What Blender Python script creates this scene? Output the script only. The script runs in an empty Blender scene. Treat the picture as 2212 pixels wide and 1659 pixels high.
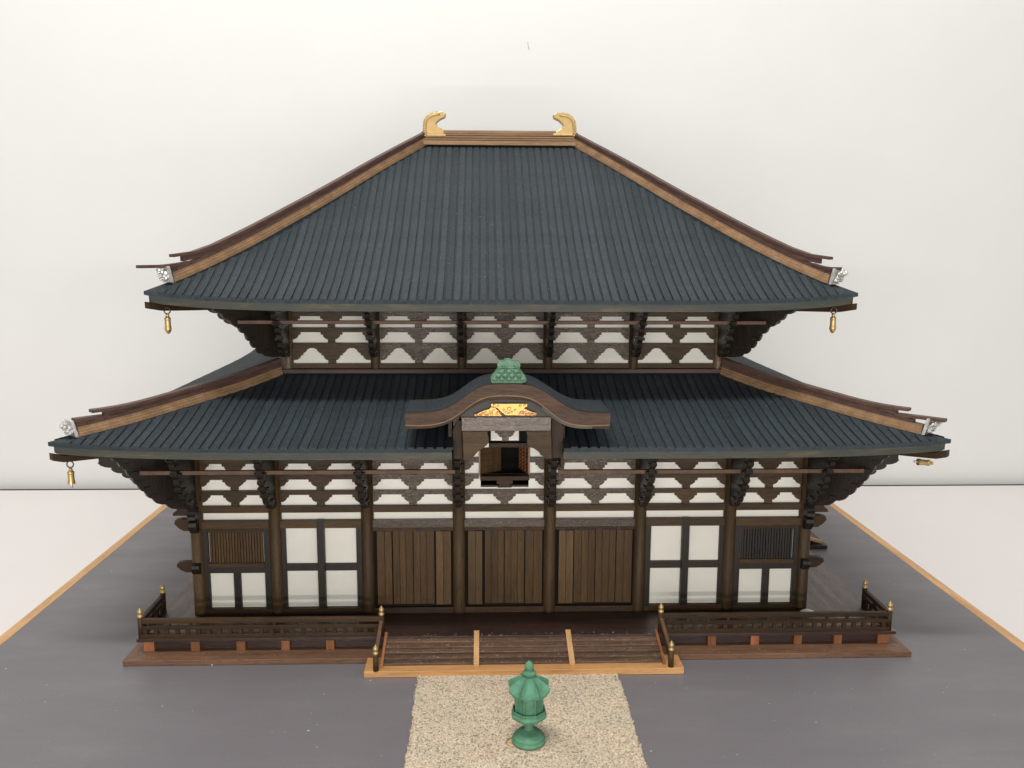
import bpy, math, random
from mathutils import Vector, Matrix
from mathutils.geometry import tessellate_polygon
random.seed(7)
R = math.radians
scene = bpy.context.scene
col = scene.collection

# ---------------------------------------------------------------- camera
F, PITCH, YAW, ROLL, CAMX, CAMY, CAMZ = 1891.8013, .1564, .0343, .0044, -.1444, -5.5484, 2.5392
fw = Vector((math.sin(YAW)*math.cos(PITCH), math.cos(YAW)*math.cos(PITCH), -math.sin(PITCH)))
rt = Vector((math.cos(YAW), -math.sin(YAW), 0)); up = rt.cross(fw)
rr = rt*math.cos(ROLL)+up*math.sin(ROLL); uu = -rt*math.sin(ROLL)+up*math.cos(ROLL)
CAM = Vector((CAMX, CAMY, CAMZ))
cam_data = bpy.data.cameras.new("camera"); cam = bpy.data.objects.new("camera", cam_data); col.objects.link(cam)
m = Matrix((rr, uu, -fw)).transposed().to_4x4(); m.translation = CAM
cam.matrix_world = m
cam_data.sensor_width = 36; cam_data.lens = 36*F/2212; cam_data.clip_start = .05; cam_data.clip_end = 200
scene.camera = cam

def at(px, py, axis, val):
    """point of the real plane (axis = val) seen at a measured photo position"""
    d = fw+rr*((px-1106)/F)-uu*((py-829.5)/F)
    t = (val-CAM[axis])/d[axis]
    return CAM+d*t

# ---------------------------------------------------------------- world and lamps
w = bpy.data.worlds.new("World"); scene.world = w; w.use_nodes = True
w.node_tree.nodes['Background'].inputs[0].default_value = (1.0, .97, .93, 1)
w.node_tree.nodes['Background'].inputs[1].default_value = .30
def lamp(name, loc, target, sx, sy, power, color):
    d = bpy.data.lights.new(name, 'AREA'); d.shape = 'RECTANGLE'; d.size = sx; d.size_y = sy; d.energy = power; d.color = color
    o = bpy.data.objects.new(name, d); col.objects.link(o); o.location = loc
    o.rotation_euler = (Vector(target)-Vector(loc)).to_track_quat('-Z', 'Y').to_euler()
    return o
lamp('ceiling_key_and_fill', (-1.2, -4.6, 13.5), (0, 1.0, 1), 5.0, .9, 1280, (1, .975, .94))
lamp('ceiling_key_and_fill', (-8.0, -1.0, 12.5), (0, 2, 1), 5.0, 5.0, 380, (1, .98, .95))  # added fill that lifts the left side of the wall, no known fixture
lamp('ceiling_key_and_fill', (8.0, -1.0, 12.5), (0, 2, 1), 5.0, 5.0, 260, (1, .98, .95))  # weaker added fill for the right side of the wall
lamp('front_fill', (0, -8.2, 2.45), (0, 0, 1.0), 7.0, 1.7, 270, (1, .97, .93))  # added frontal fill to brighten the facade, source unseen
lamp('low_lamp', (0, -8.2, .33), (0, 0, .33), 6.0, .2, 165, (1, .97, .93))
scene.view_settings.view_transform = 'Standard'; scene.view_settings.look = 'None'
scene.view_settings.exposure = 0; scene.view_settings.gamma = 1

# ---------------------------------------------------------------- helpers
def tag(o, label=None, cat=None, group=None, kind=None):
    if label: o['label'] = label
    if cat: o['category'] = cat
    if group: o['group'] = group
    if kind: o['kind'] = kind
    return o
def empty(name, loc, label, cat, group=None):
    o = bpy.data.objects.new(name, None); o.empty_display_size = .05; col.objects.link(o); o.location = loc
    return tag(o, label, cat, group)
def rot2(p, a): return (p[0]*math.cos(a)-p[1]*math.sin(a), p[0]*math.sin(a)+p[1]*math.cos(a))

class MB:
    def __init__(s): s.v = []; s.f = []; s.sm = []
    def add(s, vs, fs, smooth=False):
        n = len(s.v); s.v += [tuple(v) for v in vs]; s.f += [tuple(i+n for i in f) for f in fs]; s.sm += [smooth]*len(fs)
        return s
    def box(s, x0, x1, y0, y1, z0, z1):
        v = [(x, y, z) for z in (z0, z1) for y in (y0, y1) for x in (x0, x1)]
        return s.add(v, [(0, 2, 3, 1), (4, 5, 7, 6), (0, 1, 5, 4), (2, 6, 7, 3), (0, 4, 6, 2), (1, 3, 7, 5)])
    def prism(s, loops, mapf, a, b):
        """2-D loops (first outer, others holes) spread along a third axis from a to b; mapf(u, v, w) -> xyz"""
        if not isinstance(loops[0][0], (tuple, list)): loops = [loops]
        flat = [p for l in loops for p in l]; n = len(flat)
        tris = tessellate_polygon([[Vector((p[0], p[1], 0)) for p in l] for l in loops])
        vs = [mapf(p[0], p[1], a) for p in flat]+[mapf(p[0], p[1], b) for p in flat]
        fs = [tuple(t) for t in tris]+[tuple(i+n for i in reversed(t)) for t in tris]
        k = 0
        for l in loops:
            m_ = len(l)
            for i in range(m_): j = (i+1) % m_; fs.append((k+i, k+j, k+j+n, k+i+n))
            k += m_
        return s.add(vs, fs)
    def xz(s, loops, y0, y1): return s.prism(loops, lambda u, v, w_: (u, w_, v), y0, y1)
    def lathe(s, prof, loc=(0, 0, 0), n=20, smooth=True, mapf=None):
        vs = []; fs = []
        for r_, z in prof:
            for k in range(n):
                a = 2*math.pi*k/n; p = (r_*math.cos(a), r_*math.sin(a), z)
                if mapf: p = mapf(p)
                vs.append((p[0]+loc[0], p[1]+loc[1], p[2]+loc[2]))
        for i in range(len(prof)-1):
            for k in range(n): j = (k+1) % n; fs.append((i*n+k, i*n+j, (i+1)*n+j, (i+1)*n+k))
        fs.append(tuple(range(n))[::-1]); fs.append(tuple((len(prof)-1)*n+k for k in range(n)))
        return s.add(vs, fs, smooth)
    def sweep(s, pts, sec, side, closed=True):
        """pts: path; sec: list of (offset along side, height); side: unit horizontal vector or list"""
        n = len(sec); vs = []; fs = []
        for i, p in enumerate(pts):
            sd = side[i] if isinstance(side, list) else side
            for o_, h in sec: vs.append((p[0]+sd[0]*o_, p[1]+sd[1]*o_, p[2]+h))
        for i in range(len(pts)-1):
            for k in range(n): j = (k+1) % n; fs.append((i*n+k, i*n+j, (i+1)*n+j, (i+1)*n+k))
        fs.append(tuple(range(n))[::-1]); fs.append(tuple((len(pts)-1)*n+k for k in range(n)))
        return s.add(vs, fs)
    def tube(s, pts, r_, n=8):
        vs = []; fs = []
        for i, p in enumerate(pts):
            p = Vector(p); a = Vector(pts[max(0, i-1)]); b = Vector(pts[min(len(pts)-1, i+1)]); t = (b-a).normalized()
            u = t.cross(Vector((0, 1, 0.01))).normalized(); v = t.cross(u)
            for k in range(n): an = 2*math.pi*k/n; vs.append(p+u*r_*math.cos(an)+v*r_*math.sin(an))
        for i in range(len(pts)-1):
            for k in range(n): j = (k+1) % n; fs.append((i*n+k, i*n+j, (i+1)*n+j, (i+1)*n+k))
        fs.append(tuple(range(n))); fs.append(tuple((len(pts)-1)*n+k for k in range(n)))
        return s.add(vs, fs, True)
    def build(s, name, mat, parent=None, bevel=0, origin=None, label=None, kind=None):
        me = bpy.data.meshes.new(name)
        vs = s.v
        base = Vector((0, 0, 0))
        if parent is not None:
            q = parent
            while q is not None: base += q.location; q = q.parent
        if origin is not None: o0 = Vector(origin)
        else: o0 = base
        me.from_pydata([(a-o0[0], b-o0[1], c-o0[2]) for a, b, c in vs], [], s.f); me.validate()
        me.polygons.foreach_set('use_smooth', [bool(x) for x in s.sm] if len(s.sm) == len(me.polygons) else [False]*len(me.polygons))
        me.materials.append(mat)
        import bmesh as _b
        bm = _b.new(); bm.from_mesh(me); _b.ops.recalc_face_normals(bm, faces=bm.faces); bm.to_mesh(me); bm.free()
        o = bpy.data.objects.new(name, me); col.objects.link(o)
        if parent is not None: o.parent = parent
        o.location = o0-base
        if bevel:
            b = o.modifiers.new('bevel', 'BEVEL'); b.width = bevel; b.segments = 2; b.limit_method = 'ANGLE'; b.angle_limit = R(40)
        if label: o['label'] = label
        if kind: o['kind'] = kind
        return o

# ---------------------------------------------------------------- materials
def mat(name): 
    m_ = bpy.data.materials.new(name); m_.use_nodes = True
    nt = m_.node_tree; b = nt.nodes['Principled BSDF']
    return m_, nt, b
def coords(nt, scale, rnd=True):
    tc = nt.nodes.new('ShaderNodeTexCoord'); mp = nt.nodes.new('ShaderNodeMapping'); mp.inputs['Scale'].default_value = scale
    src = tc.outputs['Object']
    if rnd:
        oi = nt.nodes.new('ShaderNodeObjectInfo'); mu = nt.nodes.new('ShaderNodeMath'); mu.operation = 'MULTIPLY'; mu.inputs[1].default_value = 37.
        nt.links.new(oi.outputs['Random'], mu.inputs[0]); ad = nt.nodes.new('ShaderNodeVectorMath'); ad.operation = 'ADD'
        nt.links.new(src, ad.inputs[0]); nt.links.new(mu.outputs[0], ad.inputs[1]); src = ad.outputs[0]
    nt.links.new(src, mp.inputs[0]); return mp.outputs[0]
def noise(nt, vec, scale, detail=4, rough=.6):
    n = nt.nodes.new('ShaderNodeTexNoise'); n.inputs['Scale'].default_value = scale; n.inputs['Detail'].default_value = detail; n.inputs['Roughness'].default_value = rough
    nt.links.new(vec, n.inputs['Vector']); return n.outputs['Fac']
def ramp(nt, fac, stops):
    r_ = nt.nodes.new('ShaderNodeValToRGB'); e = r_.color_ramp.elements
    while len(e) < len(stops): e.new(.5)
    for el, (p, c) in zip(e, stops): el.position = p; el.color = (*c, 1)
    nt.links.new(fac, r_.inputs[0]); return r_.outputs[0]
def mix(nt, fac, a, b, mode='MIX'):
    x = nt.nodes.new('ShaderNodeMix'); x.data_type = 'RGBA'; x.blend_type = mode
    if isinstance(fac, float): x.inputs[0].default_value = fac
    else: nt.links.new(fac, x.inputs[0])
    nt.links.new(a, x.inputs[6])
    if isinstance(b, tuple): x.inputs[7].default_value = (*b, 1)
    else: nt.links.new(b, x.inputs[7])
    return x.outputs[2]
def bump(nt, b, h, strength=.3, dist=.004):
    n = nt.nodes.new('ShaderNodeBump'); n.inputs['Strength'].default_value = strength; n.inputs['Distance'].default_value = dist
    nt.links.new(h, n.inputs['Height']); nt.links.new(n.outputs[0], b.inputs['Normal'])
def vary(nt, colr, amt=.25):
    oi = nt.nodes.new('ShaderNodeObjectInfo'); mr = nt.nodes.new('ShaderNodeMapRange'); mr.inputs[3].default_value = 1-amt; mr.inputs[4].default_value = 1+amt
    nt.links.new(oi.outputs['Random'], mr.inputs[0]); h = nt.nodes.new('ShaderNodeHueSaturation')
    nt.links.new(mr.outputs[0], h.inputs['Value']); nt.links.new(colr, h.inputs['Color']); return h.outputs[0]
def wood(name, dark, light, axis='x', rough=.45, amt=.15, spec=.4, pore=1.0, bstr=.5, fleck=None):
    m_, nt, b = mat(name)
    A = {'x': (9, 110, 110), 'y': (110, 9, 110), 'z': (110, 110, 9)}[axis]
    v = coords(nt, A); n1 = noise(nt, v, 1.0, 5, .65)
    v2 = coords(nt, tuple(a*.16 for a in A)); n2 = noise(nt, v2, 1.0, 3, .5)
    c1 = ramp(nt, n1, [(.32, dark), (.68, light)])
    c2 = ramp(nt, n2, [(.3, tuple(x*.72 for x in dark)), (.7, tuple(min(1, x*1.12) for x in light))])
    c = mix(nt, .45, c1, c2)
    v3 = coords(nt, tuple(a*2.2 for a in A)); n3 = noise(nt, v3, 1.0, 2, .5)
    pr_ = ramp(nt, n3, [(.28, (1-.55*pore,)*3), (.42, (1, 1, 1))])
    c = mix(nt, 1.0, c, pr_, 'MULTIPLY')
    if fleck:
        vf = coords(nt, (60, 260, 260) if axis == 'x' else (260, 260, 60)); nf = noise(nt, vf, 1.0, 3, .7)
        ff = ramp(nt, nf, [(.56, (0, 0, 0)), (.70, (1, 1, 1))]); c = mix(nt, ff, c, fleck)
    c = vary(nt, c, amt)
    nt.links.new(c, b.inputs['Base Color']); b.inputs['Roughness'].default_value = rough; b.inputs['Specular IOR Level'].default_value = spec
    bump(nt, b, n3, bstr, .003)
    return m_
M = {}
for ax in 'xyz':
    M['dark_'+ax] = wood('dark_stained_wood_'+ax, (0.0242, 0.0129, 0.0061), (0.0610, 0.0316, 0.0113), ax, .52, .22, .25)
    M['brown_'+ax] = wood('brown_stained_wood_'+ax, (0.0361, 0.0210, 0.0088), (0.0933, 0.0556, 0.0235), ax, .52, .18, .25)
    M['ridge_'+ax] = wood('light_brown_moulding_'+ax, (.17, .098, .050), (.34, .21, .115), ax, .5, .12, .3, .5)
    M['oak_'+ax] = wood('pale_oak_'+ax, (0.4661, 0.2522, 0.1097), (0.6456, 0.3962, 0.1912), ax, .5, .06, .3, .35, .25)
M['oak_step'] = wood('orange_oak', (.40, .195, .070), (.60, .33, .135), 'x', .5, .05, .3, .5, .25)
M['ridge_dark'] = wood('dark_red_moulding', (.055, .030, .024), (.115, .064, .048), 'x', .5, .1, .3, .5)
M['black'] = wood('black_stained_wood', (0.0085, 0.0067, 0.0058), (0.0215, 0.0162, 0.0126), 'z', .45, .2)
M['bracket'] = wood('bracket_wood', (0.0089, 0.0064, 0.0047), (0.0240, 0.0162, 0.0102), 'z', .42, .2)
M['frame'] = wood('window_frame_wood', (0.0119, 0.0082, 0.0055), (0.0254, 0.0172, 0.0098), 'z', .5, .2)
M['strut'] = wood('red_brown_strut_wood', (.20, .072, .028), (.38, .15, .060), 'z', .5, .3)
M['base'] = wood('brown_base_wood', (0.1015, 0.0501, 0.0277), (0.2071, 0.1089, 0.0622), 'x', .5, .1)
M['base_y'] = wood('brown_base_wood_side', (0.0812, 0.0401, 0.0222), (0.1657, 0.0871, 0.0498), 'y', .5, .1)
M['deck'] = wood('grey_brown_deck_wood', (.050, .036, .032), (.22, .165, .15), 'y', .4, .05, .5, 1.0, .8)
M['deck_x'] = wood('dark_red_deck_wood', (.022, .011, .009), (.050, .026, .020), 'x', .4, .05, .5)
M['step'] = wood('worn_step_wood', (.050, .027, .016), (.185, .105, .062), 'x', .45, .30, .5, 1.0, .8)
M['plank'] = wood('door_plank_wood', (0.0445, 0.0249, 0.0098), (0.1071, 0.0592, 0.0222), 'z', .5, .10, .25, .8)
M['plank_light'] = wood('light_door_plank_wood', (0.0701, 0.0389, 0.0152), (0.1330, 0.0773, 0.0327), 'z', .5, .15, .3, .8)
M['fret'] = wood('fretwork_wood', (0.0280, 0.0141, 0.0030), (0.0714, 0.0359, 0.0085), 'x', .45, .18, .35, 1.0, 1.0)
M['fret_glint'] = wood('glint_fretwork_wood', (0.0344, 0.0205, 0.0108), (0.0839, 0.0491, 0.0249), 'x', .38, .12, .45, 1.0, 1.0, fleck=(.34, .30, .24))  # pale flecks are varnish glints painted into the colour
M['beam_glint'] = wood('glint_beam_wood', (0.0330, 0.0207, 0.0127), (0.0865, 0.0556, 0.0309), 'x', .38, .12, .45, 1.0, 1.0, fleck=(.22, .185, .13))  # flecks paint the sparkle of varnish on the beams
M['gable'] = wood('grey_brown_gable_beam', (0.0542, 0.0345, 0.0241), (0.1460, 0.0996, 0.0706), 'x', .35, .05, .7, .8, .8, fleck=(.30, .26, .22))  # light flecks stand in for glossy varnish highlights

def tile_material():
    m_, nt, b = mat('slate_grey_painted_wood')
    v = coords(nt, (110, 26, 50)); n1 = noise(nt, v, 1., 6, .72)
    v2 = coords(nt, (5, 5, 5), False); n2 = noise(nt, v2, 1., 4, .6)
    c = ramp(nt, n1, [(.36, (.0150, .0212, .0268)), (.64, (.0345, .0470, .0550))])
    c = mix(nt, 1., c, ramp(nt, n2, [(.3, (.82, .86, .9)), (.7, (1.1, 1.08, 1.05))]), 'MULTIPLY')
    v3 = coords(nt, (70, 70, 70)); n3 = noise(nt, v3, 1., 2, .5)
    c = mix(nt, ramp(nt, n3, [(.78, (0, 0, 0)), (.80, (.7, .7, .7))]), c, (.3, .32, .32))
    c = vary(nt, c, .17)
    nt.links.new(c, b.inputs['Base Color']); b.inputs['Roughness'].default_value = .62; b.inputs['Specular IOR Level'].default_value = .35
    bump(nt, b, n1, .6, .004); return m_
M['tile'] = tile_material()
def fascia_material():
    m_, nt, b = mat('fascia_overpainted_wood')
    v = coords(nt, (4, 4, 30), False); n1 = noise(nt, v, 1., 4, .6)
    v2 = coords(nt, (12, 12, 120)); n2 = noise(nt, v2, 1., 3, .6)
    c = ramp(nt, n1, [(.38, (.040, .050, .044)), (.55, (.058, .060, .042)), (.68, (.115, .088, .048))])
    c = mix(nt, 1., c, ramp(nt, n2, [(.3, (.75,)*3), (.7, (1.1,)*3)]), 'MULTIPLY')
    nt.links.new(c, b.inputs['Base Color']); b.inputs['Roughness'].default_value = .55; bump(nt, b, n2, .3, .003); return m_
M['fascia'] = fascia_material()
def plain(name, c, rough=.5, spec=.5, metal=0, var=.12, scale=20, bs=.1, speck=None, coat=0):
    m_, nt, b = mat(name)
    v = coords(nt, (scale,)*3); n1 = noise(nt, v, 1., 5, .6)
    cc = ramp(nt, n1, [(.3, tuple(x*(1-var) for x in c)), (.7, tuple(min(1, x*(1+var)) for x in c))])
    if speck:
        n2 = noise(nt, coords(nt, (scale*8,)*3), 1., 2, .5); cc = mix(nt, ramp(nt, n2, [(.7, (0, 0, 0)), (.74, (1, 1, 1))]), cc, speck)
    nt.links.new(cc, b.inputs['Base Color']); b.inputs['Roughness'].default_value = rough; b.inputs['Specular IOR Level'].default_value = spec
    b.inputs['Metallic'].default_value = metal; b.inputs['Coat Weight'].default_value = coat
    if bs: bump(nt, b, n1, bs, .004)
    return m_
M['panel'] = plain('white_glossy_panel', (.80, .78, .70), .05, .9, 0, .03, 6, 0)
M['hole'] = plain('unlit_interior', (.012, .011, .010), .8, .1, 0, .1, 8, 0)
M['wall'] = plain('white_wall', (.785, .785, .77), .5, .3, 0, .012, 1.2, .02)
M['table'] = plain('off_white_table', (.735, .705, .69), .4, .35, 0, .012, 1.5, .02)
M['gap'] = plain('gap_shade_black', (.02, .018, .016), .9, .1, 0, .1, 5, 0)
M['gold'] = plain('gold_metal', (.56, .39, .17), .40, .5, .65, .10, 25, .12)
M['gold_bright'] = plain('bright_gold_metal', (.62, .39, .12), .42, .5, .6, .15, 60, .3)
M['copper'] = plain('copper_filigree', (.60, .33, .14), .4, .5, .6, .4, 90, .5)
M['silver'] = plain('cast_silver_metal', (.62, .62, .60), .33, .5, .6, .25, 60, .8)
M['hook'] = plain('dark_wire', (.12, .09, .06), .4, .5, .8, .2, 30, .1)
M['green'] = plain('green_painted_metal', (.085, .215, .132), .75, .25, 0, .22, 22, .35, speck=(.10, .26, .16))
M['crest'] = plain('pale_green_painted_crest', (.095, .20, .125), .5, .4, 0, .25, 30, .6)
M['white_plastic'] = plain('white_plastic', (.8, .8, .8), .4, .5, 0, .03, 8, .05)
M['dust'] = plain('white_dust', (.62, .60, .56), .9, .1, 0, .1, 8, 0)

def board_material():
    m_, nt, b = mat('grey_painted_board')
    n1 = noise(nt, coords(nt, (1.6, 5, 5), False), 1., 5, .6)
    n2 = noise(nt, coords(nt, (60, 60, 60), False), 1., 3, .6)
    n3 = noise(nt, coords(nt, (30, 30, 30), False), 1., 1, .5)
    c = ramp(nt, n1, [(.3, (.152, .141, .152)), (.55, (.160, .149, .160)), (.78, (.182, .169, .178))])
    c = mix(nt, 1., c, ramp(nt, n2, [(.3, (.95,)*3), (.7, (1.04,)*3)]), 'MULTIPLY')
    c = mix(nt, ramp(nt, n3, [(.82, (0, 0, 0)), (.84, (1, 1, 1))]), c, (.5, .5, .5))
    nt.links.new(c, b.inputs['Base Color']); b.inputs['Roughness'].default_value = .48; b.inputs['Specular IOR Level'].default_value = .35
    nt.links.new(ramp(nt, n1, [(.3, (.5,)*3), (.7, (.40,)*3)]), b.inputs['Roughness'])
    bump(nt, b, n1, .12, .006); return m_
M['board'] = board_material()
def path_material():
    m_, nt, b = mat('sand_grain')
    oi = nt.nodes.new('ShaderNodeTexCoord')
    vo = nt.nodes.new('ShaderNodeTexVoronoi'); vo.inputs['Scale'].default_value = 150
    nt.links.new(oi.outputs['Object'], vo.inputs['Vector'])
    sep = nt.nodes.new('ShaderNodeSeparateColor'); nt.links.new(vo.outputs['Color'], sep.inputs[0])
    c = ramp(nt, sep.outputs[0], [(0, (.16, .135, .10)), (.09, (.29, .245, .185)), (.25, (.47, .39, .29)), (.6, (.61, .51, .385)), (1, (.72, .66, .56))])
    n2 = noise(nt, coords(nt, (4, 4, 4), False), 1., 3, .6)
    c = mix(nt, 1., c, ramp(nt, n2, [(.3, (.90, .92, .9)), (.7, (1.06, 1.0, .94))]), 'MULTIPLY')
    nt.links.new(c, b.inputs['Base Color']); b.inputs['Roughness'].default_value = .7
    bump(nt, b, vo.outputs['Distance'], .6, .006); return m_
M['path'] = path_material()

# ---------------------------------------------------------------- setting: table, wall, display board, path
YC = 1.77
WY = 4.12
tb = MB().box(-20, 20, -7, WY-.125, -.45, -.15).build('table_top', M['table']); tag(tb, kind='structure', label='off white table top under the display board')
wl = MB().box(-26, 26, WY, WY+.2, -.6, 9.5).build('wall', M['wall']); tag(wl, kind='structure', label='plain white wall behind the model')
MB().box(-20, 20, WY-.1245, WY-.0005, -.5, -.172).build('gap_shade', M['gap'], wl)  # black strip standing in for the shade inside the gap
sc = MB()
p = at(1141, 90, 1, WY); q = at(1143, 108, 1, WY)
sc.tube([(p.x-.006, WY-.001, p.z), (p.x, WY-.002, (p.z+q.z)/2), (q.x, WY-.001, q.z)], .0035, 5)
sc.build('scratch', plain('grey_mark', (.45, .45, .44), .6, .2, 0, .1, 10, 0), wl)

bd = empty('display_board', (0, 1, -.15), 'grey painted display board edged with pale oak under the temple model', 'board')
BX0, BX1, BY0, BY1 = -3.30, 3.38, -2.6, 3.98
bevL, bevR = .075, .075
MB().box(BX0+bevL, BX1-bevR, BY0+.07, BY1-.07, -.15, 0).build('board_panel', M['board'], bd)
def strip(name, x0, x1, y0, y1, ax): return MB().box(x0, x1, y0, y1, -.152, .004).build('edge_strip', M['oak_'+ax], bd, bevel=.006)
strip('l', BX0, BX0+bevL, BY0, BY1, 'y'); strip('r', BX1-bevR, BX1, BY0, BY1, 'y')
strip('b', BX0+bevL+.0005, BX1-bevR-.0005, BY1-.07, BY1, 'x'); strip('f', BX0+bevL+.0005, BX1-bevR-.0005, BY0, BY0+.07, 'x')
PX0, PX1 = -.522, .660
rnd = random.Random(3)
def wob(y, ph): return .003*math.sin(y*9+ph)+.002*math.sin(y*31+ph*2)+.002*math.sin(y*77+ph)
ys = [-.62-i*.02 for i in range(97)]
pm = MB(); vs = []; fs = []
for i, y in enumerate(ys):
    for x in (PX0+wob(y, 0), PX1+wob(y, 4)):
        vs += [(x, y, .0005), (x, y, .008)]
for i in range(len(ys)-1):
    a = i*4; b_ = a+4
    fs += [(a+1, a+3, b_+3, b_+1), (a, a+1, b_+1, b_), (a+2, b_+2, b_+3, a+3), (a, b_, b_+2, a+2)]
fs += [(0, 2, 3, 1), (len(vs)-4, len(vs)-3, len(vs)-1, len(vs)-2)]
pm.add(vs, fs)
po = pm.build('path', M['path']); tag(po, kind='structure', label='sand covered approach path')
g = MB()
octa = [(1, 0, 0), (-1, 0, 0), (0, 1, 0), (0, -1, 0), (0, 0, 1), (0, 0, -1)]
of = [(0, 2, 4), (2, 1, 4), (1, 3, 4), (3, 0, 4), (2, 0, 5), (1, 2, 5), (3, 1, 5), (0, 3, 5)]
gv = []; gf = []
for i in range(34000):
    y = rnd.uniform(-2.0, -.63); e = rnd.random()
    x0 = PX0+wob(y, 0); x1 = PX1+wob(y, 4)
    x = rnd.uniform(x0-.004, x1+.004) if e > .04 else (x0 if e > .02 else x1)+rnd.gauss(0, .004)
    s_ = rnd.uniform(.0024, .0048); a = rnd.uniform(0, 6.28); n = len(gv); z = .008+rnd.uniform(-.001, .002)
    for v in octa:
        u = rot2((v[0]*s_*rnd.uniform(.7, 1.2), v[1]*s_*rnd.uniform(.7, 1.2)), a); gv.append((x+u[0], y+u[1], z+v[2]*s_*.7))
    gf += [tuple(k+n for k in f) for f in of]
g.add(gv, gf); go = g.build('sand', M['path']); tag(go, 'loose pale sand grains covering the path', 'sand', kind='stuff')
# glue stain beside the lantern foot
MB().lathe([(.050, .0098), (.030, .0112)], (at(1115, 1603, 2, .01).x-.005, at(1115, 1603, 2, .01).y, 0), 14, mapf=lambda p: (p[0], p[1]*.9, p[2])).build('stain', plain('ochre_stain', (.50, .36, .19), .7, .2, 0, .4, 60, .3), po)

# ================================================================= the temple model
T = empty('temple_model', (0, YC, 0), 'wooden scale model of a two roofed Japanese temple hall with dark tiled roofs', 'model building')
COLX = [-2.0, -1.494, -.8964, -.2988, .2988, .8964, 1.494, 2.0]
W = (COLX, )
# ---- terrace
TX0, TX1, TY0, TY1 = -2.334, 2.546, -.475, 4.0
BT = .036
def prismz(m_, poly, z0, z1): return m_.prism(poly, lambda u, v, w_: (u, v, w_), z0, z1)
bw = .30
prismz(MB(), [(TX0, TY0), (TX1, TY0), (TX1-bw, TY0+bw), (TX0+bw, TY0+bw)], 0.001, BT).build('base_board', M['base'], T, bevel=.003)
prismz(MB(), [(TX0, TY0+.002), (TX0+bw-.002, TY0+bw), (TX0+bw-.002, TY1-bw), (TX0, TY1)], 0.001, BT-.001).build('base_board', M['base_y'], T, bevel=.003)
prismz(MB(), [(TX1, TY0+.002), (TX1-bw+.002, TY0+bw), (TX1-bw+.002, TY1-bw), (TX1, TY1)], 0.001, BT-.001).build('base_board', M['base_y'], T, bevel=.003)
DZ = .128
DX0, DX1, DY0, DY1 = -2.285, 2.49, -.375, 3.9
MB().box(DX0+.05, DX1-.05, DY0+.06, DY1-.05, BT-.002, .106).build('plinth', M['deck_x'], T)
# deck boards: side walkways with mitred corners, front walkway
FX0, FX1 = -2.0, 2.0
prismz(MB(), [(DX0, DY0), (FX0, -.03), (FX0, DY1), (DX0, DY1)], .1075, DZ).build('deck_board', M['deck'], T, bevel=.002)
prismz(MB(), [(DX1, DY0), (FX1, -.03), (FX1, DY1), (DX1, DY1)], .1075, DZ).build('deck_board', M['deck'], T, bevel=.002)
prismz(MB(), [(DX0+.004, DY0), (DX1-.004, DY0), (FX1-.002, -.032), (FX1-.002, 0.3), (FX0+.002, 0.3), (FX0+.002, -.032)], .1065, DZ-.0005).build('deck_board', M['deck_x'], T, bevel=.002)
def RL(a, b): return (257.5+a*.2757, 1206.4+b*.2757)
def RR(a, b): return (1355.5+a*.2757, 1206.4+b*.2757)
def ST(a, b): return (745.5+a*.3677, 1274.1+b*.3677)
SY = -.352
for a, b_, f_ in [(190, 272, RL), (558, 630, RL), (918, 988, RL), (1268, 1335, RL), (1620, 1685, RL), (628, 693, RR), (965, 1030, RR), (1303, 1365, RR), (1615, 1677, RR), (1957, 2045, RR)]:
    xa = at(*f_(a, 690), 1, SY).x; xb = at(*f_(b_, 690), 1, SY).x
    MB().box(xa, xb, SY+.002, SY+.035, BT-.001, .108).build('strut', M['strut'], T, bevel=.0015)
for y in (.2, .8, 1.3, 2.3, 2.9, 3.5):
    MB().box(DX0+.035, DX0+.055, y, y+.06, BT-.001, .108).build('strut', M['strut'], T, bevel=.0015)
    MB().box(DX1-.055, DX1-.035, y, y+.06, BT-.001, .108).build('strut', M['strut'], T, bevel=.0015)
# ---- railings
finial_prof = [(.0, .062), (.003, .058), (.008, .050), (.0145, .042), (.0165, .034), (.015, .026), (.010, .020), (.0095, .0175), (.016, .014), (.018, .009), (.017, .003), (.0165, 0), (0.002, -.002)][::-1]
fin_me = None
def post(rail, x, y, z0, z1, r_=.0168, fs=1.0):
    pb = MB().lathe([(r_, z0), (r_, z1)], (x, y, 0), 16).build('post', M['dark_z'], rail)
    global fin_me
    if fin_me is None:
        f_ = MB().lathe(finial_prof, (0, 0, 0), 20).build('finial', M['gold'], rail, origin=(0, 0, 0)); fin_me = f_.data
        o = f_
    else:
        o = bpy.data.objects.new('finial', fin_me); col.objects.link(o); o.parent = rail
    base = Vector((0, 0, 0)); q_ = rail
    while q_: base += q_.location; q_ = q_.parent
    o.location = Vector((x, y, z1))-base; o.scale = (fs, fs, fs)
    return pb
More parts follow.
